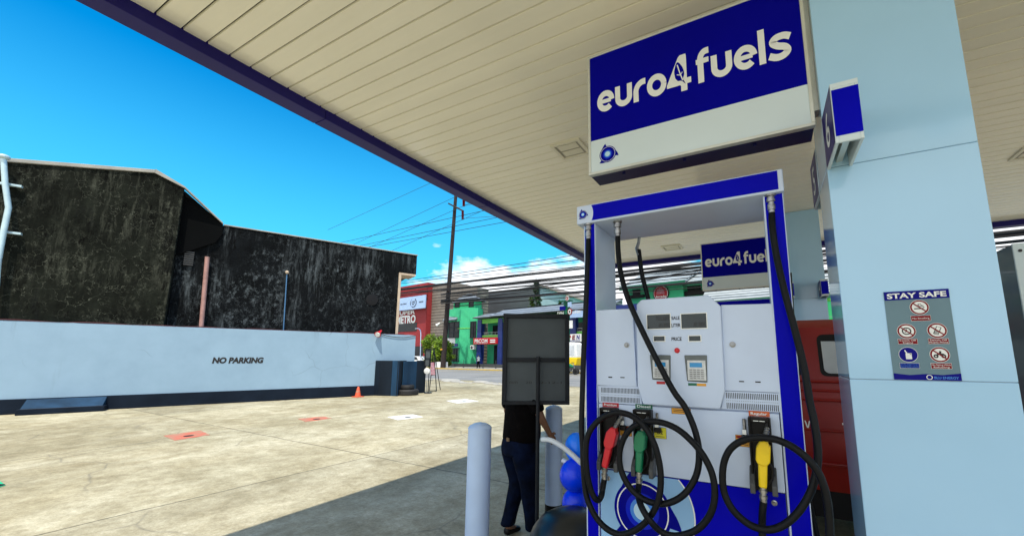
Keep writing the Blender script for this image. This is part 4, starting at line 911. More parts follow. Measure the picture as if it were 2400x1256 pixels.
# ---------------------------------------------------------------- people
def skinned(name, verts, edges, mat_, parent, T, sub=2, root=0):
    me = bpy.data.meshes.new(name); me.from_pydata([tuple(T(Vector(v[:3]))) for v in verts], edges, []); me.update()
    o = bpy.data.objects.new(name, me); col.objects.link(o); o.parent = parent
    o.modifiers.new('skin', 'SKIN').use_smooth_shade = True
    for i, v in enumerate(verts):
        sv = me.skin_vertices[0].data[i]; rr = v[3] if isinstance(v[3], tuple) else (v[3], v[3]); sv.radius = (rr[0] * T.k, rr[1] * T.k); sv.use_root = (i == root)
    sb = o.modifiers.new('sub', 'SUBSURF'); sb.levels = sub; sb.render_levels = sub
    me.materials.append(M[mat_]); return o
def person(loc, azim, H, label, pose, mats, fat=1.0):
    k = H / 1.7
    r_ = thing('person', label, 'person', loc)
    ca, sa = math.cos(-azim), math.sin(-azim)
    class TT:
        def __call__(s, p): p = p * k; return Vector((p.x * ca - p.y * sa, p.x * sa + p.y * ca, p.z))
    T = TT(); T.k = k
    J = dict(pose)
    V = []; E = []
    def add(p, r, par=None): V.append((*p, r)); i = len(V) - 1; (E.append((par, i)) if par is not None else None); return i
    f = fat
    pel = add((0, 0, .93), .095)
    sp1 = add((0, .01, 1.08), .10, pel); sp2 = add((0, .0, 1.25), .105, sp1); ch = add((0, -.01, 1.37), .09, sp2); nk = add((0, 0, 1.475), .055, ch)
    hd = add((0, .025, 1.545), .070, nk); h2 = add((0, .03, 1.61), .082, hd); h3 = add((0, .02, 1.665), .062, h2); add((0, .118, 1.585), .014, h2)
    for s_, sd in ((-1, 'L'), (1, 'R')):
        shp = add((s_ * .165, -.01, 1.41), .058, ch); el = add(J['elbow' + sd], .040, shp); wr = add(J['wrist' + sd], .026, el)
        W = Vector(J['wrist' + sd]); d = (W - Vector(J['elbow' + sd])).normalized(); sdv = Vector((0, 1, 0)) if abs(d.y) < .8 else Vector((0, 0, 1)); sdv = (sdv - d * sdv.dot(d)).normalized(); inn = d.cross(sdv) * s_
        pm = add(tuple(W + d * .055), .026, wr)
        for t_, (off, ln) in enumerate(((-.028, .070), (-.010, .082), (.010, .078), (.028, .062))):
            a = add(tuple(W + d * .095 + sdv * off), .0095, pm); b = add(tuple(W + d * (.095 + ln * .5) + sdv * off - inn * .010), .0085, a); add(tuple(W + d * (.095 + ln * .8) + sdv * off * .9 - inn * .032), .0075, b)
        a = add(tuple(W + d * .045 + sdv * .042), .011, pm); add(tuple(W + d * .085 + sdv * .058 - inn * .015), .009, a)
        hp = add((s_ * .09, 0, .86), .07, pel); kn = add(J['knee' + sd], .050, hp); an = add(J['ankle' + sd], .042, kn)
        A = Vector(J['ankle' + sd]); add((A.x + s_ * .02, A.y + .12, A.z - .045), .034, an)
    skinned('body', V, E, 'skin', r_, T)
    # clothes: lofted rings (centre, half width, half depth)
    def loft(mb, rings, n=20):
        vs = []
        for c, rx, ry in rings:
            for j_ in range(n):
                a_ = 2 * math.pi * j_ / n; wv = 1 + .018 * math.sin(3 * a_ + c[2] * 31) + .012 * math.sin(5 * a_ - c[2] * 47)
                p_ = T(Vector((c[0] + rx * wv * math.cos(a_), c[1] + ry * wv * math.sin(a_), c[2]))); vs.append((p_.x + loc[0], p_.y + loc[1], p_.z + loc[2]))
        m_ = len(rings); mb.add(vs, [(i_ * n + j_, i_ * n + (j_ + 1) % n, (i_ + 1) * n + (j_ + 1) % n, (i_ + 1) * n + j_) for i_ in range(m_ - 1) for j_ in range(n)] + [tuple(range(n))[::-1], tuple((m_ - 1) * n + j_ for j_ in range(n))])
    q = MB(); g_f = f
    loft(q, [((0, .01, .90), .188 * g_f, .150 * g_f), ((0, .015, .93), .196 * g_f, .160 * g_f), ((0, .02, 1.02), .192 * g_f, .160 * g_f), ((0, .02, 1.14), .184 * g_f, .155 * g_f), ((0, .01, 1.28), .186, .145), ((0, -.005, 1.38), .196, .125), ((0, -.01, 1.44), .150, .09), ((0, -.005, 1.475), .075, .068)])
    for s_, sd in ((-1, 'L'), (1, 'R')):
        e_ = Vector(J['elbow' + sd]); S0 = Vector((s_ * .155, -.01, 1.405)); pts_ = [S0, S0.lerp(e_, .3), S0.lerp(e_, .6), S0.lerp(e_, .85)]
        q.tube([tuple(T(p_) + Vector(loc)) for p_ in pts_], [.078 * k, .076 * k, .072 * k, .072 * k], 14)
    q.build('shirt', mats['shirt'], r_, smooth=True, sub=1)
    q = MB(); loft(q, [((0, -.005, .965), .160 * f, .132 * f), ((0, -.01, .92), .172 * f, .142 * f), ((0, -.015, .86), .182 * f, .150 * f), ((0, -.015, .80), .182 * f, .146 * f), ((0, -.01, .76), .150 * f, .11 * f)])
    for s_, sd in ((-1, 'L'), (1, 'R')):
        kk = Vector(J['knee' + sd]); A = Vector(J['ankle' + sd]); h_ = Vector((s_ * .09, -.015, .86)); L1 = lambda t_: h_.lerp(kk, t_); L2 = lambda t_: kk.lerp(A, t_)
        loft(q, [(tuple(L1(0)), .096 * f, .135 * f), (tuple(L1(.2)), .096 * f, .128 * f), (tuple(L1(.5)), .088 * f, .106 * f), (tuple(L1(.85)), .074 * f, .084 * f), (tuple(L2(0)), .071 * f, .080 * f), (tuple(L2(.25)), .068 * f, .080 * f), (tuple(L2(.6)), .064, .072), (tuple(L2(.88)), .066, .076), (tuple(L2(.98)), .070, .084)])
    q.build('trousers', mats['trousers'], r_, smooth=True, sub=1)
    for s_, sd in ((-1, 'L'), (1, 'R')):
        A = Vector(J['ankle' + sd]); V = []; E = []
        a = add((A.x, A.y - .03, A.z - .035), .045); b = add((A.x + s_ * .01, A.y + .08, A.z - .045), (.043, .035), a); add((A.x + s_ * .02, A.y + .17, A.z - .055), (.038, .024), b)
        skinned('shoe', V, E, 'black_plastic', r_, T, root=0)
    V = []; E = []; a = add((0, .0, 1.60), .088); b = add((0, .0, 1.655), .084, a); add((0, .03, 1.695), .06, b); skinned('hair', V, E, 'hair', r_, T, root=0)
    for s_ in (-1, 1):
        e = MB(); p = T(Vector((s_ * .032, .098, 1.60))); e.ball((p.x + loc[0], p.y + loc[1], p.z + loc[2]), .011, .011, .009, 10, 8); e.build('eye', 'letter_white', r_, smooth=True)
    return r_, T
pose1 = {'elbowL': (-.25, .0, 1.16), 'wristL': (-.22, .16, 1.00), 'elbowR': (.27, .05, 1.15), 'wristR': (.245, .17, 1.0), 'kneeL': (-.10, .05, .48), 'ankleL': (-.13, -.05, .085), 'kneeR': (.10, .04, .48), 'ankleR': (.12, .08, .085)}
Pm = onZ(1216, 1263, 0)
man, T_ = person((Pm.x, Pm.y, 0), R(22), 1.62, 'man in black T-shirt and dark jeans standing behind the grey board', pose1, {'shirt': 'shirt', 'trousers': 'jeans'}, 1.12)
pp = T_(Vector((.02, -.168, .93))) + Vector((Pm.x, Pm.y, 0)); pw = T_(Vector((.06, -.168, .93))) + Vector((Pm.x, Pm.y, 0)) - pp
q = MB(); q.prism([tuple(pp), tuple(pp + pw), tuple(pp + pw + Vector((0, 0, .03))), tuple(pp + Vector((0, 0, .03)))], tuple(T_(Vector((0, -.012, 0))))); q.build('leather_patch', 'leather', man)
pose2 = {'elbowL': (-.22, -.06, 1.16), 'wristL': (-.20, .06, .98), 'elbowR': (.22, .03, 1.15), 'wristR': (.18, .20, 1.05), 'kneeL': (-.08, .14, .50), 'ankleL': (-.08, .10, .09), 'kneeR': (.08, .0, .48), 'ankleR': (.08, -.22, .12)}
u, z = onV(1121, 862, 37.2); Pp = ST(u, 37.2, .15)
person(tuple(Pp), R(-75), 1.72, 'small far pedestrian in white shirt and dark trousers walking along the pavement', pose2, {'shirt': 'shirt_white', 'trousers': 'shirt'})

# ================================================================ BOUNDARY WALL AND DARK BUILDING (left)
bw = thing('boundary_wall', 'long low white wall marked NO PARKING with dark painted base', 'wall', tuple(WF(-4, -.15, 0)))
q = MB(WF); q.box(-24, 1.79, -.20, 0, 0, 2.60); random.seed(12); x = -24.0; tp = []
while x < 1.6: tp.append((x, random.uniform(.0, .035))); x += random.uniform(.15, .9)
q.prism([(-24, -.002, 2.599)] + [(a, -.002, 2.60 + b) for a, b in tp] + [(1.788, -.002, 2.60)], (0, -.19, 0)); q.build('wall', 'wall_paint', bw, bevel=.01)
MB(WF).box(-24, 1.80, 0, .035, 0, .42).build('painted_base', 'wall_dado', bw, bevel=.008)
plW = Plane(W0, WE, (0, 0, 1), WN); sa, za = onW(497, 849); sb, _ = onW(617, 849)
text('NO PARKING', plW, (sa + sb) / 2, za - .02, .20, 'ink', bw, .006, width=sb - sa, bold=.055, slant=.12)
q = MB(WF); random.seed(11); x = -24
pts = []
while x < 1.8: pts.append((x, -.08, 2.635 + random.uniform(-.02, .02))); x += random.uniform(.3, .9)
q.tube(pts, .016, 6); tag(q.build('cable', 'old_red', smooth=True), 'dark red cable lying along the top of the white wall', 'cable')
pts = [WF(*p) for p in ((.2, .03, 2.63), (.5, .03, 2.55), (.9, .03, 2.50), (1.3, .03, 2.50), (1.6, .03, 2.56), (1.8, .03, 2.60))]
tag(MB().tube(smooth_path(pts, 4), .012, 6).build('cable', 'wire', smooth=True), 'thin black cable sagging from the far end of the wall', 'cable')
s0, z0 = onW(888, 780); hr = thing('horn', 'small red alarm horn on top of the white wall', 'horn', tuple(WF(s0, .1, z0 - .1)))
q = MB(WF); q.tube([(s0 + .10, -.02, z0 + .10), (s0, .08, z0 + .02), (s0 - .10, .20, z0 - .08)], [.04, .06, .14], 14); q.build('bell', 'red', hr, smooth=True)
q = MB(WF); q.tube([(s0 - .10, .205, z0 - .08), (s0 - .115, .22, z0 - .09)], [.11, .10], 14); q.build('mouth', 'letter_white', hr, smooth=True)
# low plinth step in front of the wall
sa, _ = onW(60, 930); P = [onZ(38, 973, 0), onZ(245, 962, 0)]
st = thing('concrete_step', 'low dark slab step against the foot of the white wall, far left', 'step', tuple((P[0] + P[1]) / 2))
s_a = (P[0] - W0).dot(WE); s_b = (P[1] - W0).dot(WE); t_a = (P[0] - W0).dot(WN)
print('step', s_a, s_b, t_a, (P[1] - W0).dot(WN), onW(60, 945), onW(225, 928))
MB(WF).box(s_a, s_b, .036, max(.5, t_a), 0, .16).build('slab', 'wall_dado', st, bevel=.01)
MB(WF).prism([(s_a + .05, .036, .16), (s_a + .05, max(.5, t_a) - .08, .16), (s_a + .05, .036, .40)], (s_b - s_a - .1, 0, 0)).build('sloped_top', 'slate_blue', st, bevel=.008)
# old building: block + lower wing; -0.25 behind the wall
ob = thing('old_building', 'dark mouldy concrete building behind the white wall', 'building', tuple(WF(-4, -3, 0)))
tA, tB = -.22, -.62
def WP(x, y, t): s_, z_ = onW(x, y, t); return s_, z_
a0 = WP(-60, 374, tA); a1 = WP(0, 379, tA); a2 = WP(362, 406, tA); a3 = WP(408, 437, tA); sc_ = WP(402, 640, tA)[0]
a0 = (-16, a1[1] - (a2[1] - a1[1]) / (a2[0] - a1[0]) * (a1[0] + 16))
zc_ = a2[1] - .25
MB(WF).prism([(a0[0], tA, 1.5), (sc_, tA, 1.5), (sc_, tA, a3[1]), (a2[0], tA, a2[1]), (a0[0], tA, a0[1])], (0, -7, 0)).build('block', 'mould_olive', ob, bevel=.02)
b1 = WP(520, 528, tB); b2 = WP(978, 599, tB); b3 = WP(978, 646, tB); b4 = WP(943, 646, tB); zend = 1.5
zt_ = (b1[1] + b2[1]) / 2
MB(WF).prism([(sc_ + .001, tB, 1.5), (b4[0] - .16, tB, 1.5), (b4[0] - .16, tB, b3[1] + .05), (b2[0], tB, b3[1] + .05), (b2[0], tB, zt_), (b1[0], tB, zt_), (sc_ + .001, tB, zt_)], (0, -6, 0)).build('wing', 'mould_black', ob, bevel=.02)
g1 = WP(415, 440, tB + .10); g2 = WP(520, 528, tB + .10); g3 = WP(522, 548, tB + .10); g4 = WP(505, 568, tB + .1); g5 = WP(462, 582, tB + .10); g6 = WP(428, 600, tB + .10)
MB(WF).prism([(sc_ + .002, tB + .10, g6[1]), (g5[0], tB + .10, g5[1]), (g4[0], tB + .1, g4[1]), (g3[0], tB + .10, g3[1]), (g2[0], tB + .10, zt_ + .02), (sc_ + .002, tB + .10, a3[1] + .0)], (0, -.098, 0)).build('gable_shade_panel', 'shaded_render', ob)  # dark panel added in the shape of the block's shadow on the wing
MB(WF).prism([(sc_ - .002, tA - .01, a3[1] - .004), (sc_ + .06, tA - .01, a3[1] + .03), (g2[0] + .05, tA - .01, zt_ + .06), (g2[0], tA - .01, zt_ - .0)], (0, -6, 0)).build('roof_slope', 'shaded_render', ob) if False else None
MB(WF).prism([(sc_ + .002, tB - .01, zt_ - .3), (g2[0], tB - .01, zt_ - .05), (g2[0] + .02, tB - .01, zt_ + .03), (sc_ + .002, tB - .01, a3[1] + .02)], (0, -6.2, 0)).build('roof_slope', 'shaded_render', ob)
q = MB(WF); e = .12
q.prism([(a0[0], tA + .05, a0[1]), (a2[0] + .02, tA + .05, a2[1]), (a2[0] + .02, tA + .05, a2[1] + e), (a0[0], tA + .05, a0[1] + e)], (0, -7, 0)); q.build('coping', 'concrete', ob, bevel=.015)
q = MB(WF); q.prism([(a2[0] + .02, tA + .05, a2[1] + .0), (sc_ + .02, tA + .05, a3[1]), (g2[0] + .03, tB + .14, zt_ + .02), (g2[0] + .03, tB + .14, zt_ + .07), (sc_ + .02, tA + .05, a3[1] + .06), (a2[0] + .02, tA + .05, a2[1] + .14)], (0, -.25, 0)); q.build('verge', 'concrete', ob)
MB(WF).box(g2[0] + .05, b2[0] + .03, tB - .5, tB + .03, zt_, zt_ + .04).build('wing_coping', 'concrete', ob)
q = MB(WF); q.box(b4[0] - .16, b4[0] - .04, tB - 1.0, tB - .002, 2.4, b3[1] + .046); q.box(b4[0] - .04, b2[0] - .02, tB - 1.0, tB - .002, b3[1] - .05, b3[1] + .046); q.build('cream_trim', 'cream', ob, bevel=.01)
v0 = WP(434, 588, tB); v1 = WP(452, 624, tB); q = MB(WF)
q.box(v0[0], v1[0], tB, tB + .02, v1[1], v0[1], 0)
for i in range(7): zz = v1[1] + (v0[1] - v1[1]) * (i + .3) / 7; q.box(v0[0], v1[0], tB + .02, tB + .06, zz, zz + .03, 1)
q.build('louvre', ['black', 'dark_grey'], ob)
p_a = WP(486, 602, tB + .12); p_b = WP(474, 757, tB + .12); MB(WF).tube([(p_a[0], tB + .12, p_a[1]), (p_b[0], tB + .12, 2.3)], .070, 14).build('pink_pipe', 'pink_pipe', ob, smooth=True)
p_a = WP(673, 637, tB + .06); p_b = WP(666, 765, tB + .06); o = MB(WF).tube([(p_a[0], tB + .06, p_a[1] - .1), (p_b[0], tB + .06, 2.3)], .020, 8).build('blue_pipe', 'blue_pipe', ob, smooth=True)
MB(WF).ball((p_a[0], tB + .06, p_a[1] - .02), .07, .07, .07, 10, 8).build('pipe_cap', 'cream', o, smooth=True)
dsk = WP(872, 702, tB + .02); MB(WF).lathe((dsk[0], tB, dsk[1]), [(.26, 0), (.26, .03), (.20, .035)], 24, axis='y').build('stain_disc', 'black', ob, smooth=True)  # thin black disc standing in for a round dark stain on the wall
# galvanised drain pipe at the far left corner
dp = thing('drain_pipe', 'pale bent downpipe clamped on the dark building at the left edge', 'pipe', tuple(WF(-10.5, 0, 2.6)))
tt = .05; P = [WP(*p, tt) for p in ((8, 372), (12, 430), (20, 487), (8, 545), (-4, 610), (-12, 700))]
MB(WF).tube([(a, tt, b) for a, b in P], .065, 12).build('pipe', 'pale_pipe', dp, smooth=True)
for x, y in ((8, 429), (6, 542)):
    c = WP(x, y, tt - .05); MB(WF).box(c[0] - .4, c[0] + .32, tt - .22, tt - .09, c[1] - .03, c[1] + .03).build('clamp', 'pale_pipe', dp)
MB(WF).ball((P[0][0], tt, P[0][1] + .05), .13, .13, .08, 12, 8).build('cowl', 'pale_pipe', dp, smooth=True)

# ================================================================ enclosure, tyres, cone, small signs
en = thing('bin_enclosure', 'dark slate-blue panelled enclosure at the far end of the white wall', 'enclosure', (-14.4, 12.8, 0))
def pan(pa, pb_, h, m_, th=.05):
    a, b = Vector(pa), Vector(pb_); n_v = Vector(((b - a).y, -(b - a).x, 0)).normalized() * th
    MB().prism([(a.x, a.y, 0), (b.x, b.y, 0), (b.x - n_v.x, b.y - n_v.y, 0), (a.x - n_v.x, a.y - n_v.y, 0)], (0, 0, h)).build('panel', m_, en, bevel=.01)
Zk = 1.47
g_ = lambda x, y: tuple(onZ(x, y, 0))
pan(g_(868, 926), g_(886, 927), Zk, 'slate'); pan(g_(886, 927), g_(915, 927.5), Zk, 'slate'); pan(g_(915, 927.5), g_(930, 928), Zk, 'slate_blue')
q0 = onZ(930, 928, 0); q1 = q0 + Vector((-.35, .75, 0)); pan(tuple(q0), tuple(q1), Zk, 'slate')
pan(tuple(onZ(931, 927, 0) + Vector((.0, .25, 0))), tuple(onZ(943, 926, 0) + Vector((0, .02, 0))), Zk, 'slate'); q2 = onZ(944, 924, 0); pan(g_(943, 926), g_(974, 922), Zk - .03, 'slate_blue'); pan(g_(974, 922), g_(996, 920), Zk, 'slate')
MB().prism([tuple(onZ(868, 926, 0) + Vector((0, .0, Zk))), tuple(onZ(930, 928, 0) + Vector((0, 0, Zk))), tuple(onZ(996, 920, 0) + Vector((0, 0, Zk))), tuple(onZ(996, 914, 0) + Vector((0, 0, Zk))), tuple(onZ(880, 915, 0) + Vector((0, 0, Zk)))], (0, 0, .03)).build('top_sheet', 'slate_blue', en) if False else None
def tyre(px, py, zoff, r, wd, label):
    c = onZ(px, py, 0)
    prof = [(r * .62, 0), (r * .9, 0), (r, wd * .22), (r, wd * .78), (r * .9, wd), (r * .62, wd), (r * .62, 0)]
    tag(MB().lathe((c.x, c.y, zoff), prof, 30).build('tyre', 'tyre', smooth=True), label, 'tyre', 'old tyres stacked by the enclosure')
tyre(955, 925, 0, .46, .24, 'larger worn tyre lying on the ground before the enclosure'); tyre(953, 925, .24, .30, .19, 'smaller worn tyre lying on top of the larger one')
c = WF(-.58, .30, 0); cn_ = thing('traffic_cone', 'faded orange traffic cone at the foot of the white wall', 'cone', tuple(c))
MB().lathe((c.x, c.y, .03), [(.12, 0), (.042, .36), (.024, .385), (.001, .387)], 20).build('cone_body', 'cone', cn_, smooth=True); MB().box(c.x - .17, c.x + .17, c.y - .17, c.y + .17, 0, .03).build('base', 'cone', cn_, bevel=.01)
MB().lathe((c.x, c.y, .19), [(.087, 0), (.073, .06)], 20).build('sleeve', 'cover_red', cn_, smooth=True)
Pc = onZ(1004, 921, 0); ux = Vector((.95, .3, 0)).normalized(); uN = Vector((ux.y, -ux.x, 0))
def onC(x, y): P = onP(x, y, Pc, uN); return (P - Pc).dot(ux), P.z
a, zt2 = onC(996, 818); b, _ = onC(1011, 818); _, zb2 = onC(1004, 858); _, zc2 = onC(1004, 840)
board(Pc, ux, (a, b, zb2, zt2, zc2), 1.1, 'small far framed board on a pole beside the enclosure', None)
Pf = onP(1001, 869, Pc + uN * .15, uN); fn = thing('round_disc', 'small round white disc on a stand by the far board', 'disc', tuple(Pf - Vector((0, 0, Pf.z))))
plF = Plane(Pf, ux, (0, 0, 1), uN); MB(plF).lathe((0, 0, 0), [(.14, 0), (.14, .03), (.08, .05)], 20, axis='y').build('disc', 'cover_white', fn, smooth=True)
MB().tube([Pf - uN * .02 - Vector((0, 0, Pf.z)), Pf - uN * .02], .012, 8).build('stem', 'steel', fn)
es = thing('easel_sign', 'thin easel with a pink printed sheet by the enclosure', 'easel', tuple(onZ(1016, 917, 0)))
Pe = onZ(1016, 917, 0)
def onE(x, y): return onP(x, y, Pe, uN)
for l_ in (((1017, 816), (1006, 918)), ((1017, 816), (1023, 916))): MB().tube([onE(*l_[0]), onE(*l_[1])], .020, 8).build('leg', 'frame_black', es)
tp = onE(1017, 816); MB().tube([tp, Vector((tp.x, tp.y, 0)) - uN * .9], .018, 8).build('leg', 'frame_black', es)
MB().tube([onE(1008, 915), onE(1022, 916)], .015, 8).build('rail', 'frame_black', es); MB().tube([onE(1010, 879), onE(1020, 878)], .015, 8).build('rail', 'frame_black', es)
P = [onE(*p) + uN * .03 for p in ((1010, 878), (1020.5, 878), (1018, 849), (1010, 849))]; MB().prism([tuple(p) for p in P], tuple(-uN * .012)).build('sheet', 'pink_sheet', es)

# ================================================================ ACROSS THE ROAD
VF = 42.0
def SB(u0, u1, v0, v1, z0, z1, m=0, mb=None): mb = mb or MB(ST); return mb.box(u0, u1, v0, v1, z0, z1, m)
U = lambda x, y, v=VF: onV(x, y, v)[0]; Z = lambda x, y, v=VF: onV(x, y, v)[1]
# red supermarket
rb = thing('shop_building', 'dark red supermarket building beyond the old dark building', 'building', tuple(ST(-66, 46, 0)))
vr = 43.0; uR = U(1001, 700, vr)
MB(ST).box(-85, uR, vr, vr + 14, 0, Z(1001, 662, vr)).build('walls', 'bldg_red', rb)
q = MB(ST)
for i in range(5): zz = Z(980, 672 + i * 7, vr); q.box(-85, uR + .15, vr - .15, vr - .001, zz, zz + .16)
q.build('band', 'bldg_red', rb)
plS = Plane(ST(0, vr, 0), SU, (0, 0, 1), -SV)
text('SUPER', plS, (U(930, 736, vr) + U(973.5, 736, vr)) / 2, Z(950, 737, vr), Z(950, 728.5, vr) - Z(950, 737, vr), 'letter_white', rb, .06, width=U(973.5, 740, vr) - U(930, 740, vr), bold=.03)
text('METRO', plS, (U(930, 757, vr) + U(974, 757, vr)) / 2, Z(950, 757.5, vr), Z(950, 739.5, vr) - Z(950, 757.5, vr), 'letter_white', rb, .06, width=U(974, 750, vr) - U(930, 750, vr), bold=.04)
MB(ST).box(U(930, 760, vr), U(977.5, 760, vr), vr - .06, vr - .001, Z(950, 777, vr), Z(950, 758, vr)).build('window_band', 'window_dark', rb)
MB(ST).box(U(938, 760, vr), U(995, 760, vr), vr - .06, vr - .001, .6, Z(950, 812, vr)).build('shopfront', 'window_dark', rb)
cf = thing('hanging_sign', 'pale blue board with a laurel wreath and the letters CF on the red building', 'sign', tuple(ST(U(970, 710, vr - 1), vr - 1, Z(970, 725, vr - 1))))
vc = vr - .8; ua, ub = U(930, 700, vc), U(996.5, 700, vc); za, zb2_ = Z(970, 724.5, vc), Z(970, 694.5, vc)
MB(ST).box(ua, ub, vc, vc + .25, za, zb2_).build('board', 'board_sky', cf, bevel=.05)
plC = Plane(ST(0, vc, 0), SU, (0, 0, 1), -SV); uc, zc3, wr_ = U(969, 710, vc), (za + zb2_) / 2, Z(970, 700, vc) - Z(970, 710, vc)
text('CF', plC, uc, zc3 - wr_ * .42, wr_ * .85, 'ink', cf, .03, width=wr_ * 1.05, bold=.03)
q = MB(plC)
for s_ in (-1, 1):
    for k in range(10):
        a = R(-80 + 15 * k); cx_, cz_ = uc + s_ * wr_ * 1.08 * math.cos(a), zc3 + wr_ * .98 * math.sin(a)
        q.flat([(cx_ + wr_ * .20 * math.cos(2 * math.pi * j / 8 + a * s_), .03, cz_ + wr_ * .10 * math.sin(2 * math.pi * j / 8 + a)) for j in range(8)])
q.build('laurel_wreath', 'ink', cf)
text('SALTING', plC, U(946, 708, vc), zc3 - .1, wr_ * .30, 'ink', cf, .03, width=U(955.5, 708, vc) - U(941, 708, vc), bold=.03); text('PRIDE', plC, U(987, 712, vc), zc3 - .1, wr_ * .30, 'ink', cf, .03, width=U(992, 708, vc) - U(982, 708, vc), bold=.03)
MB(ST).box(uc - 2, uc - 1.9, vc + .25, vr, zc3 - .1, zc3 + .1).build('arm', 'steel', cf); MB(ST).box(uc + 1.9, uc + 2, vc + .25, vr, zc3 - .1, zc3 + .1).build('arm', 'steel', cf)
# grey sided warehouse
gw = thing('warehouse', 'brownish grey horizontally sided warehouse right of the red building', 'building', tuple(ST(-50, 50, 0)))
vg = 44.0; u0_, u1_, u2_, u3_ = uR + .05, U(1040, 662, vg), U(1062, 661, vg), U(1119, 673, vg)
zt_g = Z(1040, 662, vg)
MB(ST).prism([(u0_, vg, 0), (u3_, vg, 0), (u3_, vg, Z(1119, 673, vg)), (u2_, vg, Z(1062, 661, vg)), (u0_, vg, Z(1001, 668, vg))], (0, 2.5, 0)).build('walls', 'siding_grey', gw)
# large dark shed behind the arcade
sd = thing('shed', 'large slate grey shed roof behind the arcade', 'building', tuple(ST(-30, 60, 0)))
vs_ = 52.0
MB(ST).prism([(U(1110, 690, vs_), vs_, 0), (U(1262, 720, vs_), vs_, 0), (U(1262, 666, vs_), vs_, Z(1262, 668, vs_)), (U(1215, 690, vs_), vs_, Z(1215, 676, vs_)), (U(1118, 690, vs_), vs_, Z(1118, 686, vs_)), (U(1110, 690, vs_), vs_, Z(1118, 686, vs_))], (0, 18, 0)).build('walls', 'bldg_slate', sd)
MB(ST).prism([(U(1262, 720, vs_) + .02, vs_ + .3, 0), (U(1400, 720, vs_), vs_ + .3, 0), (U(1400, 715, vs_), vs_ + .3, Z(1400, 715, vs_)), (U(1262, 668, vs_) + .02, vs_ + .3, Z(1262, 669, vs_))], (0, 18, 0)).build('gable_end', 'bldg_pale', sd)
q = MB(ST); q.prism([(U(1255, 664, vs_), vs_ - .2, Z(1255, 667, vs_)), (U(1400, 716, vs_), vs_ - .2, Z(1400, 716, vs_)), (U(1400, 716, vs_), vs_ - .2, Z(1400, 713, vs_)), (U(1255, 664, vs_), vs_ - .2, Z(1255, 664, vs_))], (0, 18, 0)); q.build('roof_edge', 'bldg_grey', sd)

# green corner building
gb = thing('green_building', 'bright green corner building with faceted tower and slate hip roof', 'building', tuple(ST(-47, 44, .6)))
gz0 = .6; zG = Z(1090, 722)
uA, uB, uC, uD = U(1050, 740), U(1084, 740), U(1100, 740), U(1120, 740, VF + .9)
vf2 = VF
MB(ST).prism([(uA - .25, vf2 + 2.5, gz0), (uA, vf2, gz0), (uB, vf2 - .5, gz0), (uC, vf2 - .1, gz0), (uD, vf2 + .9, gz0), (uD - .6, vf2 + 2.5, gz0)], (0, 0, zG - gz0)).build('walls', 'bldg_green', gb)
MB(ST).prism([(uA, vf2 + .05, zG - 3.2), (uB, vf2 - .55, zG - 3.2), (uC, vf2 - .15, zG - 3.2), (uD, vf2 + .85, zG - 3.2), (uD, vf2 + .95, zG - 3.2), (uA, vf2 + .15, zG - 3.2)], (0, 0, .12)).build('string_course', 'bldg_lime', gb)
vt0, vt1 = vf2 + .9, vf2 + 2.4
MB(ST).box(U(1063, 715, vt0), U(1112, 715, vt0), vt0, vt1, zG, Z(1090, 705, vt0)).build('tower', 'bldg_green', gb)
q = MB(ST); ra, rb_ = U(1057, 706, vt0 - .4), U(1118, 706, vt0 - .4); zr = Z(1090, 706, vt0 - .4); zt3 = Z(1090, 690, vt0 + .8)
b4_ = [(ra, vt0 - .4, zr), (rb_, vt0 - .4, zr), (rb_ - .4, vt1 + .6, zr), (ra - .4, vt1 + .6, zr)]; um_ = (ra + rb_) / 2
q.add(b4_ + [(um_ - .8, (vt0 + vt1) / 2, zt3), (um_ + .6, (vt0 + vt1) / 2, zt3)], [(0, 1, 5, 4), (1, 2, 5), (2, 3, 4, 5), (3, 0, 4), (0, 3, 2, 1)]); q.build('hip_roof', 'tile_rows', gb)
def win(mbp, x0, y0, x1, y1, v, bars=2, rows=3, nm='window'):
    ua, ub, za, zb = U(x0, y1, v), U(x1, y1, v), Z((x0 + x1) / 2, y1, v), Z((x0 + x1) / 2, y0, v)
    o = MB(ST).box(ua, ub, v - .06, v - .001, za, zb).build(nm, 'window_dark', mbp)
    q = MB(ST); e = .06
    for i in range(bars + 1): x = ua + (ub - ua) * i / bars; q.box(x - e, x + e, v - .12, v - .061, za, zb)
    for i in range(rows + 1): z = za + (zb - za) * i / rows; q.box(ua - e, ub + e, v - .13, v - .062, z - e, z + e)
    q.build('window_bars', 'frame_black', o); return o
win(gb, 1052, 755, 1076, 791, VF - .42); win(gb, 1103, 754, 1116, 791, VF - .05, 2, 3); win(gb, 1058, 816, 1076, 846, VF - .42, 3, 1, 'shop_window'); win(gb, 1067, 707, 1077, 720, vt0 - .002, 1, 2); win(gb, 1100, 707, 1110, 719, vt0 - .002, 1, 1)
q = MB(ST); ua, ub = U(1047, 750), U(1077, 750); q.prism([(ua, VF - .05, Z(1060, 741)), (ua, VF - 1.0, Z(1060, 752)), (ua, VF - .05, Z(1060, 752))], (ub - ua, 0, 0)); q.build('awning', 'tile_rows', gb)
ws = thing('shop_sign', 'white and blue shop sign on the green corner building', 'sign', tuple(ST(U(1060, 805), VF - .3, Z(1060, 812))))
MB(ST).box(U(1044, 800), U(1071, 800), VF - .4, VF - .13, Z(1058, 805), Z(1058, 792)).build('board', 'cover_white', ws); MB(ST).box(U(1044, 800), U(1079, 800), VF - .5, VF - .13, Z(1058, 812), Z(1058, 805.5)).build('blue_skirt', 'col_blue', ws)
text('SHOP', Plane(ST(0, VF - .4, 0), SU, (0, 0, 1), -SV), U(1058, 800), Z(1058, 804), .3, 'col_blue', ws, .02, width=2.0) if False else None
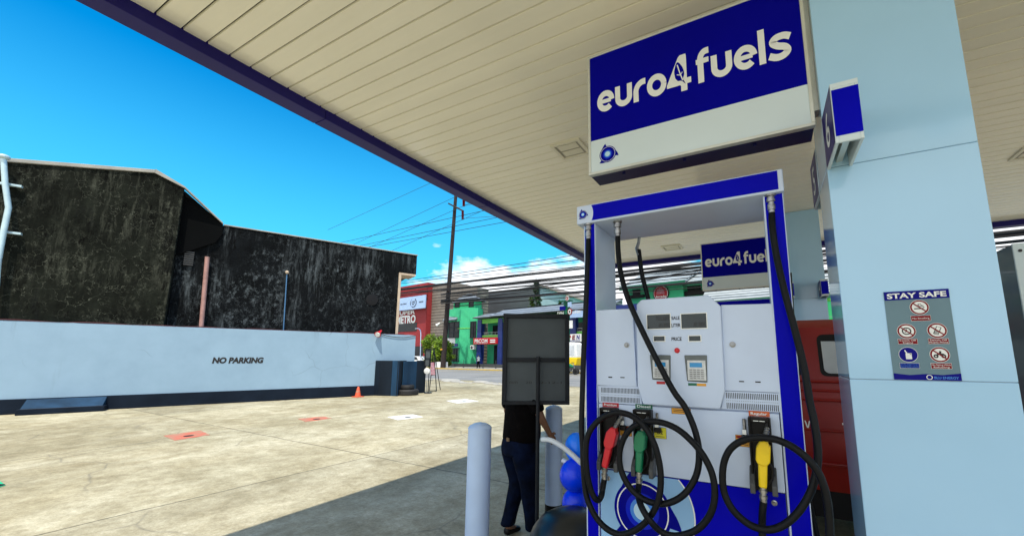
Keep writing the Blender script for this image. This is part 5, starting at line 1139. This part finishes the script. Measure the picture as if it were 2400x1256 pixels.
ac = thing('air_conditioner', 'white air conditioner box on the green wall', 'air conditioner', tuple(ST(U(1112, 814), VF - .3, Z(1112, 819))))
MB(ST).box(U(1107, 814), U(1116, 814), VF - .45, VF - .01, Z(1112, 819), Z(1112, 809)).build('case', 'cover_white', ac, bevel=.05); MB(ST).lathe((U(1111, 814), VF - .47, Z(1112, 814)), [(.22, 0), (.22, .03)], 16, axis='y').build('fan_grille', 'dark_grey', ac)

# arcade block
ar = thing('arcade', 'two-storey arcade with blue columns and slate awning roof beyond the road', 'building', tuple(ST(-30, 46, .6)))
uE, uF, uG = U(1121, 760), U(1440, 760), U(1500, 760)
MB(ST).box(uE, 30, VF + 2.0, VF + 9, .6, Z(1150, 735)).build('rear_wall', 'bldg_green', ar)
MB(ST).box(uE, 30, VF + .0, VF + 2.0, Z(1150, 790), Z(1150, 785)).build('balcony_floor', 'bldg_lime', ar)
for u_ in [U(x, 800) for x in (1125, 1174, 1228, 1282)] + [U(1345, 800) + k * 3.4 for k in range(9)]: MB(ST).box(u_ - .42, u_ + .42, VF - .25, VF + .45, .6, Z(1150, 748)).build('column', 'col_blue', ar)
MB(ST).box(uE, 30, VF - .1, VF + .30, Z(1150, 757), Z(1150, 747)).build('beam', 'bldg_lime', ar)
q = MB(ST)
for a, b in ((1133, 1150), (1151, 1171), (1180, 1226)): q.box(U(a, 780), U(b, 780), VF + 1.9, VF + 1.99, Z(1150, 784), Z(1150, 760))
q.box(U(1136, 820), U(1170, 820), VF + 1.9, VF + 1.99, .62, Z(1150, 808)); q.box(U(1180, 820), U(1226, 820), VF + 1.9, VF + 1.99, .62, Z(1150, 808)); q.box(U(1286, 820), U(1440, 820), VF + 1.9, VF + 1.99, .62, Z(1150, 764)); q.build('openings', 'window_dark', ar)
q = MB(ST); zz = Z(1150, 779)
for dz in (0, .35, .7): q.box(uE, 30, VF + .02, VF + .06, zz - dz, zz - dz + .05)
for k in range(60): q.box(uE + k * .7, uE + k * .7 + .04, VF + .02, VF + .06, zz - 1.0, zz)
q.build('balcony_rail', 'steel', ar)
def awn(xa, xb, yb_, yt_, name='awning_roof', m_='tile_rows'):
    q = MB(ST); a, b = U(xa, yb_), U(xb, yb_); z0, z1 = Z(1150, yb_), Z(1150, yt_)
    q.prism([(a, VF + 2.2, z1), (a, VF - .9, z0), (a, VF - .9, z0 - .12), (a, VF + 2.2, z0 - .12)], (b - a, 0, 0)); q.build(name, m_, ar)
awn(1118, 1160, 743, 729); awn(1158, 1440, 742, 723)
MB(ST).box(U(1158, 742), U(1440, 742), VF + 2.0, VF + 2.4, Z(1150, 724), Z(1150, 722)).build('ridge', 'frame_black', ar)
MB(ST).box(U(1333, 742), U(1440, 742), VF - .9, VF - .6, Z(1150, 749), Z(1150, 743.5)).build('green_gutter', 'label_green', ar)
# upper green gable seen through the pump frame
up = thing('upper_gable', 'green upper storey with dark windows and tiled roofs, seen through the pump frame', 'building', tuple(ST(-14, 44, 7)))
vu = 41.0
u_a, u_b = U(1467, 700, vu), U(1645, 690, vu)
MB(ST).box(u_a, U(1597, 690, vu), vu + .6, vu + 7, 5, Z(1540, 668, vu)).build('walls', 'bldg_green', up); MB(ST).box(U(1597, 690, vu) + .01, u_b + 3, vu + 1.4, vu + 7, 5, Z(1620, 660, vu)).build('side_wall', 'bldg_green', up)
q = MB(ST); q.box(U(1478, 685, vu), U(1496, 685, vu), vu + .5, vu + .59, Z(1488, 692, vu), Z(1488, 677, vu)); q.box(U(1602, 685, vu), U(1634, 685, vu), vu + 1.3, vu + 1.39, Z(1618, 681, vu), Z(1618, 666, vu)); q.build('window', 'window_dark', up)
q = MB(ST); q.box(U(1463, 685, vu), U(1506, 685, vu), vu + .2, vu + .59, Z(1485, 692.5, vu) - .25, Z(1485, 691, vu)); q.build('sill', 'black', up); q = MB(ST); q.box(U(1585, 685, vu), U(1646, 685, vu), vu + .9, vu + 1.38, Z(1616, 681, vu) - .35, Z(1616, 679, vu)); q.build('sill', 'black', up)
def roofp(x0, y0, x1, y1, v0, rise, name='tiled_roof', m_='tile_white', dv=6):
    a, b = U(x0, y0, v0), U(x1, y1, v0); z0 = Z((x0 + x1) / 2, (y0 + y1) / 2, v0)
    q = MB(ST); q.prism([(a, v0, z0), (a, v0 + dv, z0 + rise), (a, v0 + dv, z0 + rise - .2), (a, v0, z0 - .25)], (b - a, 0, 0)); q.build(name, m_, up)
    MB(ST).box(a, b, v0 - .12, v0 - .001, z0 - .45, z0 - .02).build('gutter', 'label_green', up)
roofp(1452, 668, 1606, 660, vu - .6, 2.4); roofp(1600, 655, 1860, 640, vu + .1, 2.2); roofp(1640, 702, 1960, 690, vu - 3, 2.6, dv=4)
MB(ST).box(U(1432, 715, vu - 2), U(1500, 715, vu - 2), vu - 2, vu, Z(1460, 730, vu - 2), Z(1460, 714, vu - 2)).build('blue_awning', 'col_blue', up)
rs = thing('round_sign', 'round red and white Arcade sign on the green gable', 'sign', tuple(ST(U(1545, 685, vu), vu, Z(1545, 702, vu))))
plR = Plane(ST(U(1545, 686, vu), vu + .45, Z(1545, 686, vu)), SU, (0, 0, 1), -SV); rr = Z(1545, 671, vu) - Z(1545, 686, vu) + .1
MB(plR).lathe((0, -.1, 0), [(rr * 1.12, 0), (rr * 1.12, .1)], 36, axis='y').build('rim', 'black', rs); q = MB(plR); q.flat(ngon(0, 0, rr, .03), 1); q.flat(ngon(0, 0, rr * .93, .05), 0); q.build('disc', ['label_red', 'letter_white'], rs)
text('Arcade', plR, 0, -rr * .62, rr * .36, 'letter_white', rs, .08, width=rr * 1.45, bold=.02)
q = MB(plR)
for k, (w_, z_) in enumerate(((.45, .62), (.85, .38), (1.05, .14), (1.15, -.1))):
    n = int(w_ * 8)
    for i in range(n): x = -w_ * rr / 2 * 1.0 + w_ * rr * i / n; q.flat([(x, .08, z_ * rr), (x + .8 * w_ * rr / n, .08, z_ * rr), (x + .8 * w_ * rr / n, .08, (z_ + .16) * rr), (x, .08, (z_ + .16) * rr)])
q.build('sign_drawing', 'pink_sheet', rs)
# PBCOM sign etc
bs = thing('bank_sign', 'red PBCOM sign across the arcade front', 'sign', tuple(ST(U(1143, 800), VF - .4, Z(1143, 805))))
ua, ub, za, zb = U(1116.5, 800), U(1170.5, 800), Z(1143, 806.5), Z(1143, 792); MB(ST).box(ua, ub, VF - .62, VF - .27, za, zb).build('board', 'sign_red', bs, bevel=.03)
plB = Plane(ST(0, VF - .62, 0), SU, (0, 0, 1), -SV); a, b = U(1120, 800), U(1150, 800)
text('PBCOM', plB, (a + b) / 2, Z(1143, 803), Z(1143, 794.5) - Z(1143, 803), 'letter_white', bs, .03, width=b - a, bold=.02)
q = MB(plB)
for y_ in (797.5, 802): q.flat([(U(1156, 800), .03, Z(1143, y_) - .08), (U(1168, 800), .03, Z(1143, y_) - .08), (U(1168, 800), .03, Z(1143, y_) + .08), (U(1156, 800), .03, Z(1143, y_) + .08)])
q.flat([(a, .03, Z(1143, 805)), (b, .03, Z(1143, 805)), (b, .03, Z(1143, 804.5)), (a, .03, Z(1143, 804.5))]); q.build('small_print', 'letter_white', bs)
op = thing('banner', 'white OPEN banner in red and blue letters below the clinic sign', 'banner', tuple(ST(U(1345, 790), VF - .5, Z(1345, 802))))
ua, ub, za, zb = U(1322, 790), U(1368, 790), Z(1350, 801), Z(1350, 783); MB(ST).box(ua, ub, VF - .55, VF - .48, za, zb).build('cloth', 'cover_white', op)
plO = Plane(ST(0, VF - .55, 0), SU, (0, 0, 1), -SV)
a = U(1335.5, 790); b = U(1366, 790); h = Z(1350, 785.5) - Z(1350, 795.5)
for t, k, m_ in (('O', -1, 'sign_red'), ('P', 0, 'sign_red'), ('E', 1, 'dark_red'), ('N', 2, 'navy')): wd = (b - a) / 3; text(t, plO, a + wd * (k + .5), Z(1350, 795.5), h, m_, op, .03, width=wd * .74, bold=.03, slant=.1)
q = MB(plO)
for k in range(9): x = a + (b - a) * k / 9; q.flat([(x, .03, Z(1350, 799.5)), (x + (b - a) / 13, .03, Z(1350, 799.5)), (x + (b - a) / 13, .03, Z(1350, 797.8)), (x, .03, Z(1350, 797.8))])
q.build('small_print', 'navy', op)
cl = thing('clinic_sign', 'dark clinic sign board with pale wave beside the pump hose', 'sign', tuple(ST(U(1355, 740), VF - 1, Z(1355, 747))))
ua, ub, za, zb = U(1334, 735), U(1440, 735), Z(1355, 746), Z(1355, 726); MB(ST).box(ua, ub, VF - 1.05, VF - .95, za, zb).build('board', 'dark_grey', cl)
plD = Plane(ST(0, VF - 1.05, 0), SU, (0, 0, 1), -SV); text('DENTAL CLINIC', plD, U(1373, 735), Z(1355, 736), Z(1355, 730.5) - Z(1355, 736), 'letter_white', cl, .03, width=U(1373, 735) - U(1318, 735), bold=.02, align='RIGHT')
q = MB(plD); q.flat([(ua, .02, za), (ub, .02, za), (ub, .02, za + .3), (U(1360, 735), .02, za + .9), (ua, .02, za + .25)]); q.build('pale_wave', 'board_sky', cl)
# green sign mast with small signs
ms = thing('sign_mast', 'green mast carrying small round and square shop signs left of the pump', 'sign mast', tuple(ST(U(1335, 800, 38), 38, .15)))
vm = 38.0; um = U(1328.5, 760, vm); q = MB(ST); q.box(um - .3, um + .3, vm - .2, vm + .2, .15, Z(1332, 706, vm)); q.box(um - .9, um + .7, vm - .3, vm + .3, Z(1332, 706, vm), Z(1332, 704, vm)); q.build('mast', 'label_green', ms)
plM = Plane(ST(0, vm - .3, 0), SU, (0, 0, 1), -SV)
def msign(x, y, r_, mats, nm, ell=1.15):
    q = MB(plM); cx_, cz_ = U(x, y, vm), Z(x, y, vm); k_ = r_ / 945 * 44
    q.prism(ngon(cx_, cz_, k_, .0, 24, k_ * ell), (0, .12, 0), 0); q.flat(ngon(cx_, cz_, k_ * .72, .14, 24, k_ * .72 * ell), 1); q.flat(ngon(cx_, cz_, k_ * .35, .16, 20, k_ * .35 * ell), 2); q.build(nm, mats, ms)
msign(1333.5, 700, 5.2, ['cover_white', 'sign_red', 'cover_white'], 'round_sign'); msign(1340, 731, 6.2, ['dark_red', 'cover_white', 'dark_grey'], 'oval_sign', 1.35)
for x0, x1, y0, y1, m_ in ((1316, 1329, 719, 728, 0), (1335, 1343, 709, 720, 1), (1334, 1346, 752, 770, 2)): MB(plM).box(U(x0, y0, vm), U(x1, y0, vm), 0, .1, Z(x0, y1, vm), Z(x0, y0, vm)).build('square_sign', ('navy', 'board_sky', 'cover_white')[m_], ms)

# tricycle and motorcycle, white car
tr = thing('tricycle', 'yellow and white roofed tricycle parked across the road', 'tricycle', tuple(ST(U(1340, 870, 36), 36.2, .0)))
vt = 33.2; kx = lambda x: U(x, 850, vt); kz = lambda y: Z(1345, y, vt)
gz = .006
q = MB(ST); q.prism([(kx(1322), vt, kz(838)), (kx(1352), vt, kz(838)), (kx(1351), vt, kz(806)), (kx(1345), vt, kz(802)), (kx(1324), vt, kz(801))], (0, 1.2, 0)); q.build('canopy_body', 'cover_white', tr, bevel=.06)
MB(ST).box(kx(1326), kx(1346), vt - .02, vt - .001, kz(832), kz(810)).build('window', 'pale_glass', tr)
MB(ST).prism([(kx(1324), vt - .05, kz(856)), (kx(1350), vt - .05, kz(856)), (kx(1354), vt - .05, kz(838)), (kx(1324), vt - .05, kz(838))], (0, 1.3, 0)).build('lower_body', 'yellow', tr, bevel=.06)
for x in (1328, 1349): MB(ST).lathe((kx(x), vt + .1, .30), [(.29, 0), (.29, .14)], 20, axis='y').build('wheel', 'tyre', tr, smooth=True)
mc = thing('motorcycle', 'green and black motorcycle standing before the tricycle', 'motorcycle', tuple(ST(kx(1345), vt - .9, 0)))
vb = vt - .9; bx = lambda x: U(x, 860, vb); bz = lambda y: Z(1345, y, vb)
for x in (1318, 1347.5):
    o = MB(ST).lathe((bx(x), vb, .30), [(.20, 0), (.30, .02), (.30, .10), (.20, .12), (.20, 0)], 24, axis='y').build('wheel', 'tyre', mc, smooth=True); q = MB(ST); q.lathe((bx(x), vb + .03, .30), [(.07, 0), (.07, .05)], 12, axis='y'); q.build('hub', 'steel', o)
MB(ST).tube([(bx(1320), vb + .06, .55), (bx(1328), vb + .06, .80), (bx(1336), vb + .06, .85), (bx(1343), vb + .06, .75)], [.10, .14, .17, .10], 12).build('tank', 'green', mc, smooth=True)
MB(ST).tube([(bx(1347.5), vb + .06, .30), (bx(1343), vb + .06, 1.0), (bx(1341), vb + .06, 1.1)], .035, 8).build('fork', 'steel', mc, smooth=True); MB(ST).tube([(bx(1341), vb - .25, 1.1), (bx(1342), vb + .06, 1.12), (bx(1341), vb + .37, 1.1)], .025, 8).build('handlebar', 'black', mc)
MB(ST).box(bx(1326), bx(1339), vb - .02, vb + .16, .30, .60).build('engine', 'dark_grey', mc, bevel=.03); MB(ST).tube([(bx(1315), vb + .06, .82), (bx(1330), vb + .06, .86)], [.08, .11], 10).build('seat', 'black', mc, smooth=True)
wc = thing('car', 'white car mostly hidden behind the end of the white wall', 'car', tuple(ST(U(986, 840, 37), 37, .15)))
vk = 37.0; u0c = U(975, 835, vk); zt4 = Z(986, 825, vk); L_ = 4.2; hC = 1.55
def CB(x, z): return (u0c - 2.6 + x, vk, .15 + z)
q = MB(ST); q.prism([CB(0, .3), CB(L_, .3), CB(L_, .75), CB(L_ - .15, .95), CB(3.3, 1.0), CB(2.8, 1.5), CB(.9, 1.55), CB(.2, 1.05), CB(0, .9)], (0, 1.7, 0)); q.build('body', 'cover_white', wc, bevel=.06)
q = MB(ST); q.prism([CB(1.0, 1.03), CB(3.15, 1.03), CB(2.7, 1.43), CB(1.1, 1.46)], (0, -.01, 0)); q.build('window', 'window_dark', wc)
for x in (.85, 3.3):
    c = CB(x, .32); o = MB(ST).lathe((c[0], vk - .02, c[2]), [(.31, 0), (.31, .2)], 22, axis='y').build('wheel', 'tyre', wc, smooth=True); MB(ST).lathe((c[0], vk - .03, c[2]), [(.18, 0), (.18, .01)], 16, axis='y').build('rim', 'steel', o)
for z in (.7,): c = CB(L_, z); MB(ST).box(c[0] - .02, c[0] + .02, vk + .1, vk + .4, c[2] - .06, c[2] + .08).build('headlight', 'letter_white', wc)
pn = thing('planter', 'white masonry planter under the bush by the road', 'planter', tuple(ST(U(1026, 860, 35.8), 36, .15)))
vp = 35.6; MB(ST).box(U(1019, 860, vp), U(1033, 860, vp), vp, vp + 1.2, .15, Z(1026, 848, vp)).build('trough', 'cover_white', pn, bevel=.04); MB(ST).box(U(1020, 860, vp), U(1032, 860, vp), vp + .1, vp + 1.1, Z(1026, 848, vp) - .001, Z(1026, 848, vp) + .02).build('soil', 'bark', pn)
# stanchions with rope on the pavement
for k, x in enumerate((1086, 1132, 1162)):
    u_ = U(x, 860, 38.5); q = MB(ST); r_ = tag(MB(ST).lathe((u_, 38.5, .15), [(.14, 0), (.14, .04), (.035, .06), (.035, .95), (.055, .97), (.05, 1.02)], 12).build('stanchion', 'dark_grey', smooth=True), ('thin dark stanchion post left of the pedestrian', 'thin dark stanchion post just right of the pedestrian', 'thin dark stanchion post by the arcade entrance')[k], 'stanchion', 'stanchion posts along the far pavement')
# street lamp on the warehouse side
sl = thing('street_lamp', 'small curved lamp on a pale bent post by the red building', 'lamp', tuple(ST(U(987, 850, 36.5), 36.5, .15)))
P = [ST(*onVv) for onVv in [(U(x, y, 36.5), 36.5, Z(x, y, 36.5)) for x, y in ((985, 850), (986, 800), (986, 778), (983, 771), (977, 769))]]; P[0].z = .15
MB().tube(smooth_path(P, 4), .06, 8).build('post', 'bollard_white', sl, smooth=True)
MB().ball(tuple(P[-1] - Vector((.15, 0, .05))), .22, .15, .07, 10, 8).build('lamp_head', 'cover_white', sl, smooth=True)
fl = thing('floodlight', 'small pale floodlight on the grey warehouse wall', 'lamp', tuple(ST(U(1032, 760, 43.9), 43.8, Z(1032, 762, 43.9))))
cxf, czf = U(1032, 760, 43.5), Z(1032, 760, 43.5); MB(ST).tube([(cxf + .3, 43.98, czf + .5), (cxf, 43.2, czf)], [.05, .05], 8).build('arm', 'steel', fl); MB(ST).tube([(cxf + .12, 43.35, czf + .22), (cxf - .25, 42.9, czf - .25)], [.12, .28], 12).build('lamp_shade', 'cover_white', fl, smooth=True)

# ---------------------------------------------------------------- pole and wires
VW = 35.9
up_, _ = onV(1038, 862, VW); pole = thing('utility_pole', 'tall dark leaning utility pole across the road with a slanted crossarm', 'utility pole', tuple(ST(up_, VW, .15)))
ut, zt5 = onV(1068.5, 455, VW); k_ = 1.12
MB(ST).tube([(up_, VW, .1), (up_ + (ut - up_) * .5, VW, zt5 * .5), (ut, VW, zt5), (up_ + (ut - up_) * 1.06, VW, zt5 * 1.06)], [.36, .29, .22, .2], 14).build('pole', 'wood_pole', pole, smooth=True)
def wp(x, y, v=VW): a, b = onV(x, y, v); return ST(a, v, b)
MB().tube([wp(1051, 477, VW - .4), wp(1086, 495, VW - .4)], .10, 8).build('crossarm', 'wood_pole', pole); MB().tube([wp(1065, 484, VW - .3), wp(1076, 487, VW - .3)], .05, 6).build('brace', 'steel', pole)
for (xa, ya, yb_) in ((1087, 468, 483), (1084.5, 496, 514)):
    q = MB(); A = wp(xa, ya, VW - .4); B = wp(xa, yb_, VW - .4); n = 8
    q.tube([A.lerp(B, i / (2 * n)) for i in range(2 * n + 1)], [.05 if i % 2 else .20 for i in range(2 * n + 1)], 10); q.build('insulator', 'dark_red', pole, smooth=True)
u_l, z_l = onV(1036, 820, VW - .3); MB(ST).box(u_l - .25, u_l + .15, VW - .42, VW - .38, z_l, z_l + .18).build('tag_plate', 'tag_orange', pole)
GR = 'overhead cables along the road'
def wire(x0, y0, x1, y1, th, m_='wire', v=VW - .6, ext=(1.0, 3.0), label='thin black overhead cable crossing the sky', sag=.0, v1=None, grp=GR):
    v1 = v if v1 is None else v1
    a = onV(x0, y0, v); b = onV(x1, y1, v1); A = ST(a[0], v, a[1]); B = ST(b[0], v1, b[1]); D = B - A
    A2, B2 = A - D * ext[0], B + D * ext[1]; pts = []
    for i in range(25):
        t = i / 24; p = A2.lerp(B2, t); s_ = 4 * t * (1 - t) * sag; pts.append(p + Vector((random.uniform(-.02, .02), 0, -s_ + random.uniform(-.03, .03) * (th > .04))))
    tag(MB().tube(pts, th, 5).build('overhead_cable', m_), label, 'cable', grp)
random.seed(21)
C3 = lambda a, b: (900 + a / 4.186, 400 + b / 4.186)
THIN = 'thin blue-grey line wire rising steeply across the blue sky to the right'
for (p, q_) in (((0, 330), (450, 125)), ((0, 585), (690, 262)), ((0, 690), (670, 395)), ((90, 780), (770, 480))):
    wire(*C3(*p), *C3(*q_), .030, 'wire_blue', ext=(1.6, 1.2), v=VW - .4, label=THIN, grp='steep line wires over the dark building')
for (p, q_) in (((0, 612), (985, 392)), ((0, 688), (1115, 458)), ((0, 722), (1210, 500))):
    wire(*C3(*p), *C3(*q_), .035, label='black line wire crossing the pole below its crossarm', grp='line wires crossing the pole')
wire(*C3(772, 470), *C3(1090, 448), .03, 'wire_blue', ext=(0, 2), label='blue-grey wire leaving the lower insulator towards the canopy', grp=None); wire(*C3(783, 345), *C3(850, 332), .03, 'wire_blue', ext=(0, 6), label='blue-grey wire leaving the upper insulator towards the canopy', grp=None)
LOW = 'black cable in the dense low bundle strung along the road'
low = [(185, 1075, 1830, 815, .03), (185, 1100, 1925, 862, .035), (300, 1125, 1965, 905, .035), (430, 1128, 1970, 930, .055), (200, 1150, 1970, 940, .05), (200, 1185, 1970, 992, .07), (300, 1200, 1970, 1022, .035), (200, 1212, 1970, 1030, .05), (430, 1230, 1970, 1060, .07),
       (250, 1256, 1970, 1090, .03), (650, 1256, 1970, 1070, .05), (430, 1290, 1970, 1130, .03), (200, 1320, 1970, 1160, .085), (200, 1340, 1970, 1172, .06), (400, 1300, 1970, 1110, .03), (200, 1366, 1970, 1215, .03), (300, 1150, 1970, 960, .03), (200, 1280, 1970, 1100, .045)]
for a, b, c, d, th in low:
    th *= 1.35
    cut = b > 1200
    if cut: b = b + (d - b) * (560 - a) / (c - a); a = 560
    wire(*C3(a, b), *C3(c, d), th, label=LOW, grp=GR, sag=random.uniform(0, .4), v=VW - random.uniform(.3, 1.2), ext=(0 if cut else 1, 3))
for i in range(9): a = 1040 + i * 35; wire(*C3(600, a + 20), *C3(1970, a - 130 + random.uniform(-25, 25)), random.uniform(.02, .04), label=LOW, grp=GR, sag=random.uniform(.1, .9), v=VW - random.uniform(.3, 1.5), ext=(0, 3))
for x0, y0, x1, y1 in ((1448, 636, 1645, 613), (1448, 650, 1645, 624), (1460, 668, 1645, 632), (1455, 660, 1645, 640)): wire(x0, y0, x1, y1, random.uniform(.03, .06), ext=(.5, 5), v=VW - 1, label='black cable seen between the canopy edge and the tiled roof', grp='cables behind the pump frame')

# ---------------------------------------------------------------- vegetation
def tree(name, label, P, kind, w_, h_, n, leaf, m_, trunk_h, seed, cat='tree'):
    random.seed(seed); r_ = thing(name, label, cat, tuple(P))
    q = MB(); q.tube([P, P + Vector((.05, 0, trunk_h * .5)), P + Vector((0, 0, trunk_h + (h_ * .8 if kind == 'cone' else h_ * .3)))], [w_ * .05 + .05, w_ * .04 + .04, .02], 8)
    if kind != 'cone':
        for i in range(6):
            a = random.uniform(0, 6.28); q.tube([P + Vector((0, 0, trunk_h * .7)), P + Vector((math.cos(a) * w_ * .3, math.sin(a) * w_ * .3, trunk_h + h_ * .45))], [.05, .015], 6)
    q.build('trunk', 'bark', r_, smooth=True)
    clumps = []
    for i in range(26):
        t = random.random(); a = random.uniform(0, 6.28)
        if kind == 'cone': rr_ = w_ / 2 * (1 - t) * random.uniform(.4, 1); clumps.append((Vector((math.cos(a) * rr_, math.sin(a) * rr_, trunk_h + t * h_)), w_ * (.10 + .10 * (1 - t))))
        else: rr_ = w_ / 2 * random.uniform(.3, .85) * math.sin(math.pi * (.15 + .7 * t)); clumps.append((Vector((math.cos(a) * rr_, math.sin(a) * rr_, trunk_h + t * h_)), w_ * random.uniform(.10, .18)))
    q = MB()
    for i in range(n):
        c, s_ = random.choice(clumps); d = Vector((random.gauss(0, 1), random.gauss(0, 1), random.gauss(0, .8))); d.normalize(); p = P + c + d * s_ * random.uniform(.5, 1.15)
        a = Vector((random.gauss(0, 1), random.gauss(0, 1), random.gauss(0, .5))).normalized(); b = a.cross(Vector((random.random(), random.random(), random.random()))).normalized(); l_ = leaf * random.uniform(.6, 1.3)
        q.add([tuple(p - a * l_), tuple(p + b * l_ * .45), tuple(p + a * l_), tuple(p - b * l_ * .45)], [(0, 1, 2, 3)])
    q.build('crown', m_, r_)
P = ST(U(1018, 860, 36.8), 36.8, .15); tree('bush', 'leafy yellow-green bush left of the utility pole', P, 'round', 5.2, 3.9, 9000, .16, 'leaf', .3, 2, 'bush')
P = ST(U(1047, 860, 38.4), 38.4, .15); tree('bush', 'smaller green bush showing right of the utility pole foot', P, 'round', 2.2, 2.5, 2600, .14, 'leaf', .3, 4, 'bush')
vt_ = 48.0; P = ST(U(1257, 700, vt_), vt_, .6); tree('conifer', 'dark pointed tree against the slate shed, tallest of three', P, 'cone', 3.2, Z(1257, 657, vt_) - 6, 2600, .20, 'leaf_dark', 5.4, 5)
P = ST(U(1240, 700, vt_), vt_ + .5, .6); tree('conifer', 'olive bushy tree beside the tall pointed one', P, 'cone', 2.0, Z(1240, 676, vt_) - 6, 1100, .18, 'leaf_olive', 5.4, 6)
P = ST(U(1312, 710, vt_), vt_, .6); tree('conifer', 'small dark pointed tree above the arcade roof', P, 'cone', 1.4, Z(1312, 698, vt_) - 6, 700, .15, 'leaf_dark', 5.4, 7)
